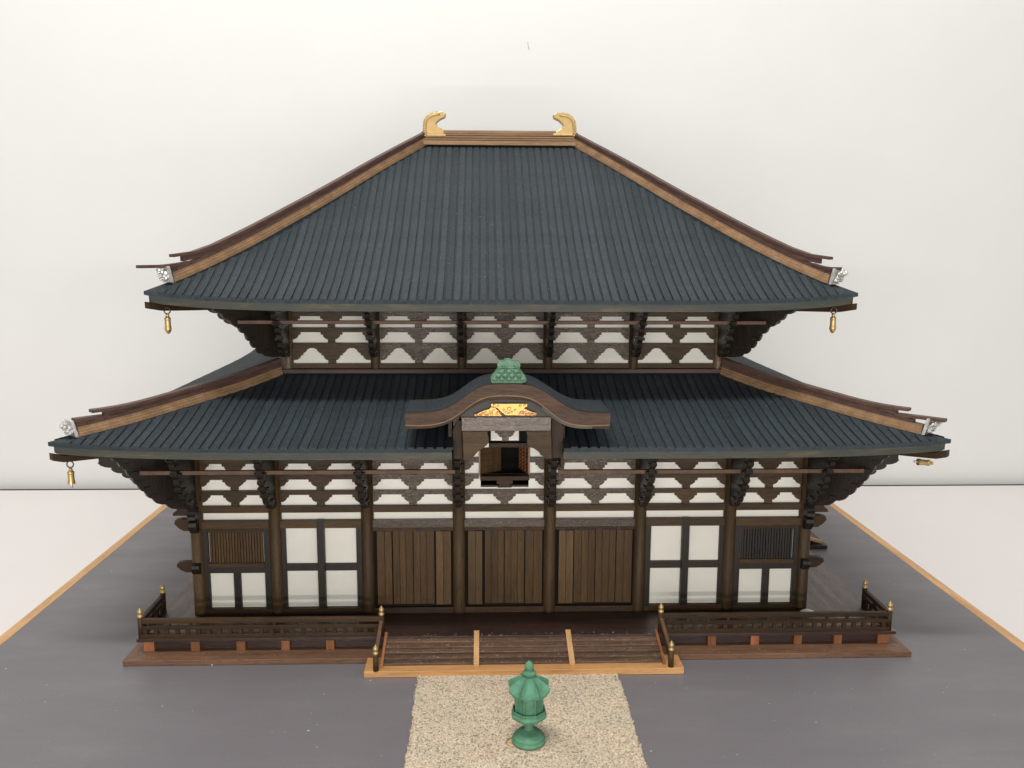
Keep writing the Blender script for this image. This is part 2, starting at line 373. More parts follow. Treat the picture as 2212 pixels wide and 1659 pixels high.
def railing(x0, y0, x1, y1, posts, label):
    L = math.hypot(x1-x0, y1-y0); dx, dy = (x1-x0)/L, (y1-y0)/L
    rail_par = MB()
    def bar(s0, s1, z0, z1, th):
        m_ = MB(); n = (-dy, dx)
        pts = [(x0+dx*s0-n[0]*th/2, y0+dy*s0-n[1]*th/2), (x0+dx*s1-n[0]*th/2, y0+dy*s1-n[1]*th/2), (x0+dx*s1+n[0]*th/2, y0+dy*s1+n[1]*th/2), (x0+dx*s0+n[0]*th/2, y0+dy*s0+n[1]*th/2)]
        return prismz(m_, pts, z0, z1)
    ax = 'x' if abs(dx) > .5 else 'y'
    body = bar(0, L, DZ-.001, DZ+.024, .036).build('railing', M['dark_'+ax], T, bevel=.002, label=label)
    bar(0, L, .182, .206, .020).build('rail', M['dark_'+ax], body, bevel=.0015)
    bar(0, L, .223, .252, .028).build('rail', M['dark_'+ax], body, bevel=.003)
    n = max(2, int(L/.063)); m_ = MB()
    for i in range(n):
        s0 = (i+.25)*L/n; bk = bar(s0, s0+.026, DZ+.0235, .1835, .016); m_.add(bk.v, bk.f)
    for i in range(n//2):
        s0 = (i*2+.6)*L/n; bk = bar(s0, s0+.016, .2035, .2245, .016); m_.add(bk.v, bk.f)
    m_.build('baluster', M['dark_z'], body, kind='stuff')
    for (x, y) in posts: post(body, x, y, DZ-.001, .262)
    return body
RY = -.352
pLf = at(*RL(165, 475), 1, RY); pRf = at(*RR(2055, 400), 1, RY)
pLb = at(*RL(343, 300), 0, pLf.x); pRb = at(*RR(1860, 238), 0, pRf.x)
xgl = at(*RL(2055, 440), 1, RY).x; xgr = at(*RR(262, 415), 1, RY).x
railing(pLf.x, RY, xgl, RY, [(pLf.x, RY), (xgl, RY)], 'front railing left of the steps')
railing(xgr, RY, pRf.x, RY, [(xgr, RY), (pRf.x, RY)], 'front railing right of the steps')
railing(pLf.x+.001, RY+.018, pLf.x+.001, pLb.y, [(pLb.x, pLb.y)], 'short side railing at the left front corner')
railing(pRf.x-.001, RY+.018, pRf.x-.001, pRb.y, [(pRb.x, pRb.y)], 'short side railing at the right front corner')
# ---- front steps
SX0, SX1 = -.849, 1.066
prismz(MB(), [(SX0, -.657), (SX1, -.657), (SX1, TY0-.002), (SX0, TY0-.002)], .0012, .040).build('step_board', M['oak_step'], T, bevel=.003, label='pale wooden board below the front steps')
NS = 6; y_lo, y_hi = -.590, -.330
for i in range(NS):
    y0 = y_lo+(y_hi-y_lo)*i/NS; z1 = .0405+(.126-.0405)*(i+1)/NS
    st_ = MB().box(xgl+.02, xgr-.02, y0+.006, y_hi+.02-.0007*i, .0405+i*.0003, z1-.0045).build('step', M['step'], T)
    MB().box(xgl+.021, xgr-.021, y0, y0+.047, z1-.0044, z1+.0012).build('tread', M['step'], st_, bevel=.0012)
def slope_bar(x0, x1, ya, za, yb, zb, h, mt, name='stringer', th=None):
    m_ = MB(); m_.prism([(ya, za), (yb, zb), (yb, zb+h), (ya, za+h)], lambda u, v, w_: (w_, u, v), x0, x1)
    return m_.build(name, mt, T, bevel=.0015)
for xc, lean in ((at(*ST(771, 450), 2, .04).x, 0), (at(*ST(1333, 440), 2, .04).x, .01)):
    slope_bar(xc-.0165, xc+.0165, -.615, .0405, -.325, .119, .022, M['strut'] if 0 else M['oak_y'])
slope_bar(xgl+.0175, xgl+.034, -.612, .0405, -.335, .122, .020, M['strut']); slope_bar(xgr-.034, xgr-.0175, -.612, .0405, -.335, .122, .020, M['strut'])
stl = at(*ST(180, 480), 2, .04); strr = at(*ST(1915, 455), 2, .04)
for x, y, xu, lab in ((stl.x, stl.y+.01, xgl, 'sloping handrail at the left of the steps'), (strr.x, strr.y+.01, xgr, 'sloping handrail at the right of the steps')):
    hb = MB(); hb.prism([(y+.012, .118), (RY-.016, .205), (RY-.016, .232), (y+.012, .145)], lambda u, v, w_: (w_+(u-y)/(RY-y)*(xu-x), u, v), x-.011, x+.011)
    hr = hb.build('handrail', M['base_y'], T, bevel=.002, label=lab)
    MB().prism([(y+.012, .075), (RY-.016, .165), (RY-.016, .178), (y+.012, .088)], lambda u, v, w_: (w_+(u-y)/(RY-y)*(xu-x), u, v), x-.007, x+.007).build('rail', M['dark_y'], hr)
    post(hr, x, y, .0405, .145)
# ---- side steps
for sx, xe in ((-1, TX0), (1, TX1)):
    xo = (-2.56 if sx < 0 else 2.79)
    a, b_ = min(xe, xo), max(xe, xo)
    MB().box(a+.001, b_-.001, 1.50, 2.12, .0012, .034).build('step_board', M['black'], T, bevel=.003, label='dark board below the side steps')
    for i in range(4):
        xi = xo-sx*.05-sx*i*.045; a, b_ = min(xi, DX0+.03 if sx < 0 else DX1-.03), max(xi, DX0+.03 if sx < 0 else DX1-.03)
        MB().box(a, b_, 1.56, 2.06, .034+.0003*i, .036+(i+1)*.019).build('step', M['step'], T, bevel=.002)
    for y in (1.545, 2.045):
        m_ = MB(); x1_ = DX0+.02 if sx < 0 else DX1-.02
        m_.prism([(xo-sx*.03, .036), (x1_, .118), (x1_, .135), (xo-sx*.03, .06)], lambda u, v, w_: (u, w_, v), y, y+.03); m_.build('stringer', M['oak_x'], T)

# ---- storey builders
def Zm(a, b): return (406.6+a*.2288, 975.9+b*.2288)
def column(x, y, z0, z1, r_, mt): 
    return MB().lathe([(r_*1.0, z0), (r_*1.01, z0+.02), (r_*.99, z1)], (x, y, 0), 18).build('column', mt, T)
def cluster(xc, h, side):
    pts = [(.0245, .0), (.0245, .020), (.031, .021), (.046, .033), (.057, .048), (.060, .060), (.074, .062), (.074, .0755)]
    return pts
def fret(x0, x1, zb, zt, ztop, y0, y1, mt, mirror_center=True, big=False, neck=True):
    """bracket row: white shows between zb and zt; beam between zt and ztop"""
    H = zt-zb
    if big: cen = [(.026, 0), (.026, .22), (.040, .24), (.054, .40), (.057, .52), (.071, .53), (.071, .64), (.086, .70), (.100, .84), (.103, .93), (.114, .94), (.116, 1.0)]
    else: cen = [(.0245, 0), (.0245, .33), (.034, .35), (.046, .46), (.056, .60), (.058, .76), (.073, .78), (.073, 1.0)]
    if big: half = [(.0, .22), (.034, .24), (.050, .36), (.058, .52), (.072, .53), (.072, .64), (.086, .72), (.098, .84), (.101, .93), (.112, .94), (.114, 1.0)]
    else: half = [(.0, .34), (.020, .36), (.034, .46), (.042, .62), (.043, .74), (.057, .76), (.057, 1.0)]
    xm = (x0+x1)/2
    pts = [(x0, ztop)]
    pts += [(x0+d, zb+H*h) for d, h in half]
    pts += [(xm-d, zb+H*h) for d, h in reversed(cen)]
    pts += [(xm+d, zb+H*h) for d, h in cen]
    pts += [(x1-d, zb+H*h) for d, h in reversed(half)]
    pts += [(x1, ztop)]
    o = MB().xz(pts[::-1], y0, y1).build('bracket_panel', mt, T, bevel=.0015)
    return o
def bar_x(name, x0, x1, y0, y1, z0, z1, mt, bv=.002): return MB().box(x0, x1, y0, y1, z0, z1).build(name, mt, T, bevel=bv)
def bar_y(name, x0, x1, y0, y1, z0, z1, mt, bv=.002): return MB().box(x0, x1, y0, y1, z0, z1).build(name, mt, T, bevel=bv)
CR = .042
PY = .012    # panel face
# ---- lower storey, front
for i, x in enumerate(COLX): column(x, 0, DZ, 1.52 if i in (3, 4) else 1.32, CR, M['brown_z'])
for i in range(7):
    x0, x1 = COLX[i]+CR-.006, COLX[i+1]-CR+.006
    mid = i in (2, 3, 4)
    # big beam, thin beam, sill
    bar_x('beam', x0, x1, -.028, PY+.01, .719, .769, M['beam_glint'] if mid else M['brown_x'])
    bar_x('beam', x0, x1, -.018, PY+.01, .821, .865, M['brown_x'])
    bar_x('sill', x0, x1, -.026, PY+.01, DZ, .168, M['dark_x'])
    fm = M['fret_glint'] if mid else M['fret']
    fret(x0, x1, .865, .938, .967, -.010, PY+.004, fm)
    if i != 3:
        fret(x0, x1, .971, 1.041, 1.072, -.012, PY+.004, fm)
        fret(x0, x1, 1.072, 1.146, 1.30, -.010, PY+.004, fm)
        MB().box(COLX[i], COLX[i+1], PY, PY+.015, DZ, 1.33).build('wall_panel', M['panel'], T)
# side and rear walls
for sx in (-1, 1):
    X = 2.0*sx
    for k in range(1, 8): column(X, 3.54*k/7, DZ, 1.32, CR, M['brown_z'])
    MB().box(min(X-sx*.012, X-sx*.03), max(X-sx*.012, X-sx*.03), .03, 3.51, DZ, 1.33).build('wall_panel', M['panel'], T)
    for k in range(7):
        y0, y1 = 3.54*k/7+CR-.006, 3.54*(k+1)/7-CR+.006
        for z0, z1, mt in ((.719, .769, 'brown_y'), (.821, .865, 'brown_y'), (DZ, .168, 'dark_y'), (.938, .967, 'brown_y'), (1.041, 1.072, 'brown_y'), (1.146, 1.20, 'brown_y'), (.424, .47, 'dark_y')):
            bar_y('beam', min(X, X+sx*.02), max(X, X+sx*.02), y0, y1, z0, z1, M[mt])
for k in range(1, 7): column(COLX[k], 3.54, DZ, 1.32, CR, M['brown_z'])
MB().box(-1.97, 1.97, 3.51, 3.53, DZ, 1.33).build('wall_panel', M['panel'], T)
for z0, z1 in ((.719, .769), (.821, .865), (DZ, .168), (.938, .967), (1.041, 1.072)): bar_x('beam', -1.96, 1.96, 3.532, 3.56, z0, z1, M['brown_x'])
# ---- windows and lattices
def window(i, xl, xr, mull, zt, zbarb, zbart, zb):
    x0, x1 = COLX[i]+CR-.004, COLX[i+1]-CR+.004
    fr = MB()
    fr.box(x0, xl, -.014, PY+.002, zb-.006, .7185); wdw = fr.build('window', M['frame'], T, bevel=.0015)
    for a, b_, z0, z1 in ((xr, x1, zb-.006, .7185), (xl-.001, xr+.001, zbarb, zbart)):
        MB().box(a, b_, -.0135, PY+.002, z0, z1).build('frame', M['frame'], wdw, bevel=.0015)
    return wdw
for s_ in (-1, 1):
    i = 1 if s_ < 0 else 5
    f_ = (lambda a: a) if s_ < 0 else (lambda a: -a)
    xs = sorted([f_(-1.430), f_(-.971)]); ms = sorted([f_(-1.223), f_(-1.177)])
    wd = window(i, xs[0], xs[1], ms, .716, .424, .470, .168)
    MB().box(ms[0], ms[1], -.031, PY, .166, .772).build('mullion', M['frame'], wd, bevel=.0015)
    for a, b_ in ((xs[0], ms[0]), (ms[1], xs[1])):
        for z0, z1 in ((.168, .424), (.470, .7185)): MB().box(a+.001, b_-.001, PY-.004, PY-.001, z0+.001, z1-.001).build('pane', M['panel'], wd)
    i = 0 if s_ < 0 else 6
    xs = sorted([f_(-1.931), f_(-1.572)]); ms = sorted([f_(-1.776), f_(-1.731)])
    wd = window(i, xs[0], xs[1], ms, .690, .412, .452, .168)
    MB().box(ms[0], ms[1], -.0145, PY, .166, .413).build('mullion', M['frame'], wd, bevel=.0015)
    for a, b_ in ((xs[0], ms[0]), (ms[1], xs[1])): MB().box(a+.001, b_-.001, PY-.004, PY-.001, .169, .411).build('pane', M['panel'], wd)
    MB().box(xs[0], xs[1], -.013, PY, .690, .7185).build('rail', M['dark_x'], wd, bevel=.0015)
    MB().box(xs[0], xs[1], -.0155, PY, .4525, .480).build('rail', M['brown_x'], wd, bevel=.0015)
    n = 19; pw = (xs[1]-xs[0]-.012)/n
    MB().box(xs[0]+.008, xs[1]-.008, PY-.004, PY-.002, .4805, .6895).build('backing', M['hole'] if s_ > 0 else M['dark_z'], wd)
    for k in range(n):
        a = xs[0]+.006+k*pw; th = random.uniform(-.002, .002)
        MB().box(a+pw*.12, a+pw*.86, -.005+th, PY-.005, .4805, .6895).build('lattice_bar', M['plank'] if s_ < 0 else M['black'], wd)
# ---- doors
def R8(a, b): return (745.5+a*.3064, 1084.3+b*.3064)
doors = {2: [[(226, 282), (282, 332)], [(338, 386), (386, 430), (430, 481)], [(483, 530), (530, 576), (576, 631)], [(640, 692), (692, 748)]],
         3: [[(866, 920), (920, 968)], [(984, 1030), (1030, 1076), (1076, 1120)], [(1123, 1170), (1170, 1215), (1215, 1264)], [(1268, 1326), (1326, 1390)]],
         4: [[(1504, 1556), (1556, 1608)], [(1611, 1665), (1665, 1712), (1712, 1761)], [(1763, 1810), (1810, 1858), (1858, 1905)], [(1908, 1962), (1962, 2022)]]}
light = {2: (3,), 3: (0,), 4: (0,)}
for i, leaves in doors.items():
    x0, x1 = COLX[i]+CR-.004, COLX[i+1]-CR+.004
    fr = MB().box(x0, x1, -.020, PY+.002, .694, .7185).build('doorway', M['dark_x'], T, bevel=.0015)
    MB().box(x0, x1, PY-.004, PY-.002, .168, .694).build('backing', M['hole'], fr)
    for k in range(4):
        xb = x0+(x1-x0)*(k+.25)/4.2; MB().box(xb, xb+.03, -.0225, -.018, .690, .712).build('hinge_block', M['frame'], fr)
    for li, leaf in enumerate(leaves):
        proud = -.020 if li in light[i] else (-.012 if li in (0, 3) else -.006)
        xa = at(*R8(leaf[0][0], 450), 1, proud).x; xe = at(*R8(leaf[-1][1], 450), 1, proud).x
        dr = MB().box(xa+.002, xe-.002, proud+.006, proud+.011, .182, .690).build('door', M['dark_z'], T)
        for (a, b_) in leaf:
            pa = at(*R8(a, 450), 1, proud).x; pb_ = at(*R8(b_, 450), 1, proud).x; t_ = random.uniform(-.0015, .0015)
            MB().box(pa+.0012, pb_-.0012, proud+t_, proud+.0062, .186, .690).build('plank', M['plank_light'] if li in light[i] else M['plank'], dr, bevel=.0012)

# ---- bracket arms
LOWU = [(.10, .868), (.205, .900), (.250, .945), (.290, .985), (.350, 1.030), (.405, 1.055), (.455, 1.088), (.520, 1.125), (.600, 1.165)]
UPU = [(.08, 1.783), (.165, 1.812), (.215, 1.845), (.243, 1.890), (.265, 1.928), (.315, 1.975), (.365, 2.000), (.430, 2.033), (.470, 2.076), (.535, 2.110)]
FRONT = [(.06, .868), (.16, .922), (.23, .975), (.27, 1.03), (.305, 1.08), (.335, 1.14), (.365, 1.20), (.40, 1.25), (.43, 1.28)]
UFRONT = [(.08, 1.785), (.16, 1.812), (.205, 1.855), (.24, 1.905), (.27, 1.96), (.31, 2.01), (.36, 2.06), (.41, 2.11), (.46, 2.14)]
def arm_profile(tiers, u0, ztop, umax=None):
    pts = [(u0, tiers[0][1]+.008), (tiers[0][0]*.6, tiers[0][1])]
    for (ua, za), (ub, zb) in zip(tiers, tiers[1:]):
        for k in range(4):
            th = math.pi/2*k/3.4
            pts.append((ua+(ub-ua)*math.sin(th), za+(zb-za)*(1-math.cos(th))*.9))
        pts.append((ub+.002, zb-.008)); pts.append((ub-.006, zb))
    if umax: pts = [p_ for p_ in pts if p_[0] < umax]+[(umax, pts[min(len(pts)-1, [k for k, q_ in enumerate(pts) if q_[0] < umax][-1])][1])]
    pts += [(pts[-1][0], ztop), (u0, ztop)]
    return pts
def sq(u, z, s1=.010, s2=.008): return [(u-s1, z-s2), (u-s1, z+s2), (u+s1, z+s2), (u+s1, z-s2)]
def arm(x, y, ang, tiers, ztop, th, holes=(), blocks=True, umax=None, name='bracket_arm', u0=.02):
    """plate standing on edge that leaves (x, y) in direction ang"""
    prof = arm_profile(tiers, u0, ztop, umax); c, s = math.cos(ang), math.sin(ang)
    mp = lambda u, v, w_: (x+c*u-s*w_, y+s*u+c*w_, v)
    m_ = MB().prism([prof]+[sq(*h) for h in holes], mp, -th/2, th/2)
    o = m_.build(name, M['bracket'], T, bevel=.0015)
    if blocks:
        bl = MB()
        for k, (u, z) in enumerate(tiers[:-1]):
            if umax and u > umax-.05: break
            ww = th*.95 if k % 2 else th*.72
            bl.prism([(u-.026, z+.012), (u+.008, z+.012), (u+.012, z+.03), (u-.026, z+.03)], mp, -ww, ww)
        bl.build('bearing_block', M['black'], o, kind='stuff')
    return o
LH = [(.425, 1.137), (.350, 1.150), (.280, 1.112), (.281, 1.055), (.220, 1.012), (.130, .926)]
UH = [(.405, 2.097), (.33, 2.05), (.165, 1.93, .018, .006), (.125, 1.865, .013, .006)]
for sx in (-1, 1):
    arm(2.0*sx, 0, 0 if sx > 0 else math.pi, LOWU, 1.27, .032, LH, False)
    arm(2.0*sx, 0, R(-45) if sx > 0 else R(-135), [(u*1.2, z) for u, z in FRONT], 1.30, .030)
    arm(2.0*sx, 0, R(-90), FRONT, 1.30, .034)
    for k in range(1, 8): arm(2.0*sx, 3.54*k/7, 0 if sx > 0 else math.pi, LOWU, 1.24, .03, blocks=False, umax=.50)
for x in (-1.494, -.8964, .8964, 1.494): arm(x, 0, R(-90), FRONT, 1.30, .036)
TALL = [(.07, .868), (.12, .92), (.15, .98), (.18, 1.04), (.21, 1.10), (.25, 1.17), (.31, 1.24), (.36, 1.30), (.41, 1.37), (.45, 1.43), (.49, 1.49)]
for x in (-.2988, .2988): arm(x, 0, R(-90), TALL, 1.56, .036)
for k in range(1, 7): arm(COLX[k], 3.54, R(90), LOWU, 1.24, .034, blocks=False, umax=.50)
# thin rods through the arms
def rod(x0, x1, y, z, h, name='rod'): return MB().box(x0, x1, y-h/2, y+h/2, z-h/2, z+h/2).build(name, M['base_y'], T, bevel=.003)
def L4(a, b): return (67.8+a*.2451, 840.4+b*.2451)
rod(-2.224, at(*(840.4+613*.2328, 1018), 1, -.3).x, -.3, 1.157+.010, .026)
rod(at(*(840.4+1570*.2328, 1018), 1, -.3).x, 2.237, -.3, 1.162, .026)
rod(-1.734, 1.737, .2, 2.042, .024)
# noses at the corner columns
def nose(sx, zc, ln, h, shape, front=False):
    A = [(0, -h/2), (ln*.45, -h/2), (ln*.75, -h*.25), (ln, h*.12), (ln*.93, h*.42), (ln*.6, h/2), (0, h/2)] if shape else [(0, -h/2), (ln, -h/2), (ln*.97, -h*.2), (ln*.8, 0), (ln*.72, h*.2), (ln*.5, h*.5), (0, h/2)]
    if front: mp = lambda u, v, w_: (2.0*sx+w_, -.03-u, zc+v)
    else: mp = lambda u, v, w_: (2.0*sx+sx*(.03+u), w_, zc+v)
    MB().prism(A, mp, -.026, .026).build('beam_end', M['dark_x'] if not front else M['black'], T, bevel=.003)
for sx in (-1, 1):
    nose(sx, .838, .115, .062, 0); nose(sx, .744, .108, .080, 1); nose(sx, .458, .108, .068, 1)
    nose(sx, .838, .085, .070, 0, True); nose(sx, .744, .070, .085, 1, True); nose(sx, .458, .055, .072, 1, True)

# ---- upper storey
UC = [-1.485, -.885, -.285, .312, .910, 1.508]
UC = [-1.480, -.883, -.285, .312, .910, 1.508]
UY = .498; UR = .034
M['column_worn'] = wood('flaking_column_wood', (.06, .038, .018), (.16, .10, .05), 'z', .45, .05, .4, .8, .6, fleck=(.48, .36, .18))
for i, x in enumerate(UC): column(x, UY, 1.66, 2.2, UR, M['column_worn'] if i in (0, 5) else M['brown_z'])
UYB = 3.04
for i in range(5):
    x0, x1 = UC[i]+UR-.006, UC[i+1]-UR+.006; y0 = UY-.010; y1 = UY+.016
    fm = M['fret_glint'] if i in (1, 2, 3) else M['fret']
    bar_x('beam', x0, x1, UY-.018, y1, 1.698, 1.731, M['brown_x'])
    fret(x0, x1, 1.731, 1.838, 1.874, y0, y1, fm, big=True)
    fret(x0, x1, 1.874, 1.948, 1.980, y0-.001, y1, fm)
    fret(x0, x1, 1.981, 2.058, 2.089, y0, y1, fm)
    fret(x0, x1, 2.0895, 2.170, 2.24, y0, y1, fm)
    MB().box(UC[i], UC[i+1], UY+.012, UY+.027, 1.60, 2.25).build('wall_panel', M['panel'], T)
bar_x('sill', UC[0]-.03, UC[-1]+.03, UY-.055, UY-.010, 1.668, 1.697, M['ridge_dark'])
for sx, X in ((-1, UC[0]), (1, UC[-1])):
    MB().box(min(X, X-sx*.02), max(X, X-sx*.02), UY+.03, UYB, 1.60, 2.25).build('wall_panel', M['panel'], T)
    for k in range(1, 6): column(X, UY+(UYB-UY)*k/5, 1.66, 2.2, UR, M['brown_z'])
    for z0, z1 in ((1.70, 1.731), (1.845, 1.874), (1.948, 1.98), (2.058, 2.089)): bar_y('beam', min(X, X+sx*.018), max(X, X+sx*.018), UY+.03, UYB, z0, z1, M['brown_y'])
    arm(X, UY, 0 if sx > 0 else math.pi, UPU, 2.19, .032, UH, False)
    arm(X, UY, R(-45) if sx > 0 else R(-135), [(u*1.2, z) for u, z in UFRONT], 2.16, .030)
    arm(X, UY, R(-90), UFRONT, 2.16, .032)
    for k in range(1, 6): arm(X, UY+(UYB-UY)*k/5, 0 if sx > 0 else math.pi, UPU, 2.14, .03, blocks=False, umax=.48)
for x in UC[1:-1]: arm(x, UY, R(-90), UFRONT, 2.16, .034); arm(x, UYB, R(90), UPU, 2.14, .034, umax=.48, blocks=False)
MB().box(UC[0], UC[-1], UYB-.02, UYB, 1.60, 2.25).build('wall_panel', M['panel'], T)

# ---- roofs
UPR = dict(xc=2.178, y0=-.18, yr=YC, xr=.600, z0=2.207, L=.055, T=[0, .1, .2, .35, .5, .77, 1], Z=[0, .075, .178, .330, .515, .872, 1.150])
LOR = dict(xc=2.605, y0=-.605, yr=.50, xr=1.50, z0=1.382, L=.045, T=[0, .1, .3, .5, .6, .75, 1], Z=[0, .022, .066, .125, .155, .195, .298])
def lerp(x, T_, Z_):
    if x <= T_[0]: return Z_[0]
    for a in range(len(T_)-1):
        if x <= T_[a+1]: f_ = (x-T_[a])/(T_[a+1]-T_[a]); return Z_[a]+(Z_[a+1]-Z_[a])*f_
    return Z_[-1]
def smooth_prof(r):
    # smooth the measured profile
    n = 40; zs = [lerp(k/n, r['T'], r['Z']) for k in range(n+1)]
    for _ in range(12): zs = [zs[0]]+[(zs[k-1]+2*zs[k]+zs[k+1])/4 for k in range(1, n)]+[zs[-1]]
    r['T'] = [k/n for k in range(n+1)]; r['Z'] = zs
smooth_prof(UPR); smooth_prof(LOR)
def halfl(r, side, t):
    if side in 'fb': return r['xc']-(r['xc']-r['xr'])*t
    D0 = YC-r['y0']; D1 = YC-r['yr']; return D0-(D0-D1)*t
def run(r, side): return r['yr']-r['y0'] if side in 'fb' else r['xc']-r['xr']
def zsurf(r, side, u, t):
    a = min(1, abs(u)/max(1e-6, halfl(r, side, t))); tt = max(0, min(1, t))
    return r['z0']+lerp(tt, r['T'], r['Z'])+r['L']*(1-tt)*a**6
def P3(r, side, u, t, dz=0):
    v = t*run(r, side); z = zsurf(r, side, u, t)+dz
    if side == 'f': return (u, r['y0']+v, z)
    if side == 'b': return (u, 2*YC-r['y0']-v, z)
    if side == 'l': return (-r['xc']+v, YC+u, z)
    return (r['xc']-v, YC+u, z)
def tmax(r, side, u):
    h0 = halfl(r, side, 0); h1 = halfl(r, side, 1)
    return 1.0 if abs(u) <= h1 else (h0-abs(u))/(h0-h1)
NX0, NX1 = at(976, 985, 1, -.6).x, at(1217.5, 985, 1, -.6).x     # opening in the lower eave for the porch gable
def roof(r, name, low, label):
    root = None; m_ = MB()
    for side in 'fblr':
        h0 = halfl(r, side, 0); us = sorted(set([round(-h0+2*h0*k/64, 5) for k in range(65)]+[halfl(r, side, 1), -halfl(r, side, 1)]+([NX0, NX1] if low and side == 'f' else [])))
        NV = 14
        for ua, ub in zip(us, us[1:]):
            notch = low and side == 'f' and ua >= NX0-1e-6 and ub <= NX1+1e-6
            t0 = (.60/run(r, 'f')) if notch else 0
            vs = []; fs = []
            for dz in (0, -.022):
                for k in range(NV+1):
                    for u in (ua, ub):
                        te = tmax(r, side, u); vs.append(P3(r, side, u, t0+(te-t0)*k/NV, dz))
            n = 2*(NV+1)
            for k in range(NV): a = 2*k; fs += [(a, a+1, a+3, a+2), (n+a, n+a+2, n+a+3, n+a+1)]
            fs += [(0, n, n+1, 1)]
            if low and side == 'f' and abs(ub-NX0) < 1e-4: fs += [(2*k+1, 2*k+3, n+2*k+3, n+2*k+1) for k in range(NV)]
            if low and side == 'f' and abs(ua-NX1) < 1e-4: fs += [(2*k, 2*k+2, n+2*k+2, n+2*k) for k in range(NV)]
            m_.add(vs, fs)
    root = m_.build(name, M['tile'], T, label=label)
    # soffit
    so = MB()
    for side in 'fblr':
        h0 = halfl(r, side, 0)-.03; us = [-h0+2*h0*k/32 for k in range(33)]
        if low and side == 'f': us = sorted(us+[NX0, NX1])
        wz = 1.30 if low else 2.13
        for ua, ub in zip(us, us[1:]):
            if low and side == 'f' and ua >= NX0-1e-6 and ub <= NX1+1e-6: continue
            vs = []
            for u in (ua, ub):
                te = min(tmax(r, side, u), (.62/run(r, side)) if low or side in 'lr' else .34)
                for t_ in (0.012, te): q_ = P3(r, side, u, t_, 0); vs.append((q_[0], q_[1], min(q_[2]-.055, q_[2]-.04)))
            so.add(vs, [(0, 1, 3, 2)])
    so.build('soffit', M['dark_x'], root)
    # eave boards: dark lip under the tiles and fascia below it
    for side in 'fblr':
        h0 = halfl(r, side, 0)
        segs = [(-h0+.004, h0-.004)]
        if low and side == 'f': segs = [(-h0+.004, NX0), (NX1, h0-.004)]
        for ua, ub in segs:
            pts = []; n = 48
            for k in range(n+1):
                u = ua+(ub-ua)*k/n; q_ = P3(r, side, u, 0); pts.append(q_)
            sd = {'f': (0, -1), 'b': (0, 1), 'l': (-1, 0), 'r': (1, 0)}[side]
            MB().sweep(pts, [(.006, .001), (.006, -.022), (-.03, -.022), (-.03, .001)], sd).build('eave_board', M['tile'], root)
            def pull(q_, d=.016):
                x_, y_ = q_[0], q_[1]
                if side in 'fb': x_ = max(-(r['xc']-.03), min(r['xc']-.03, x_))
                else: y_ = max(r['y0']+.03, min(2*YC-r['y0']-.03, y_))
                return (x_, y_, q_[2])
            MB().sweep([pull(q_) for q_ in pts], [(-.012, -.0215), (-.014, -.068), (-.036, -.068), (-.036, -.0215)], sd).build('fascia', M['fascia'], root)
    # battens
    rn = random.Random(5)
    pitch = .0535 if not low else .0553
    def batten(side, u, wdt, tA, tB, nseg=6):
        vs = []; fs = []
        for k in range(nseg+1):
            for du in (-wdt/2, wdt/2):
                te = min(tB, tmax(r, side, u+du)); t_ = tA+(te-tA)*k/nseg; q_ = P3(r, side, u+du, t_, 0)
                vs.append((q_[0], q_[1], q_[2]-.004)); vs.append((q_[0], q_[1], q_[2]+.0088))
        for k in range(nseg):
            a = 4*k; fs += [(a+1, a+5, a+7, a+3), (a, a+4, a+5, a+1), (a+2, a+3, a+7, a+6)]
        fs += [(0, 1, 3, 2), (4*nseg, 4*nseg+2, 4*nseg+3, 4*nseg+1)]
        return vs, fs
    for side in 'flrb':
        h0 = halfl(r, side, 0); n = int((2*h0-.20)/pitch); m2 = MB()
        for k in range(n+1):
            u = -h0+.10+k*(2*h0-.20)/n+rn.uniform(-.0012, .0012)
            te = tmax(r, side, u)-(.066 if low else .038)
            tA = -.006+rn.uniform(-.002, .002)
            if low and side == 'f' and NX0-.012 < u < NX1+.012: tA = .64
            if te <= tA+.02: continue
            vs, fs = batten(side, u, .0385+rn.uniform(-.002, .002), tA, te, 6 if side == 'f' else 4)
            if side == 'f': MB().add(vs, fs).build('batten', M['tile'], root, origin=(u, r['y0'], r['z0']))
            else: m2.add(vs, fs)
        if m2.v: m2.build('batten', M['tile'], root, kind='stuff')
    # hips
    for sx in (-1, 1):
        for sb in (0, 1):
            def hip(t, dz=0):
                y = r['y0']+(r['yr']-r['y0'])*t
                if sb: y = 2*YC-y
                return (sx*(r['xc']-(r['xc']-r['xr'])*t), y, zsurf(r, 'f', r['xc']-(r['xc']-r['xr'])*t, t)+dz)
            a0 = hip(0); a1 = hip(1); L_ = math.hypot(a1[0]-a0[0], a1[1]-a0[1]); dv = ((a1[0]-a0[0])/L_, (a1[1]-a0[1])/L_); nv = (-dv[1], dv[0])
            ts = .072 if not low else .098
            te = 1.0 if not low else .965
            bow = lambda t_: 0 if low else .014*math.exp(-((t_-.42)/.17)**2)
            pts = [hip(ts+(te-ts)*k/24, bow(ts+(te-ts)*k/24)) for k in range(25)]
            hw = .040 if not low else .042
            hh = .053 if not low else .049
            sec = [(-hw, -.005), (-hw, hh*.34), (-hw+.006, hh*.40), (-hw+.006, hh*.66), (-hw+.012, hh*.72), (-hw+.012, hh), (hw-.012, hh), (hw-.012, hh*.72), (hw-.006, hh*.66), (hw-.006, hh*.40), (hw, hh*.34), (hw, -.005)]
            hr = MB().sweep(pts, sec, nv).build('hip_ridge', M['ridge_x'], root)
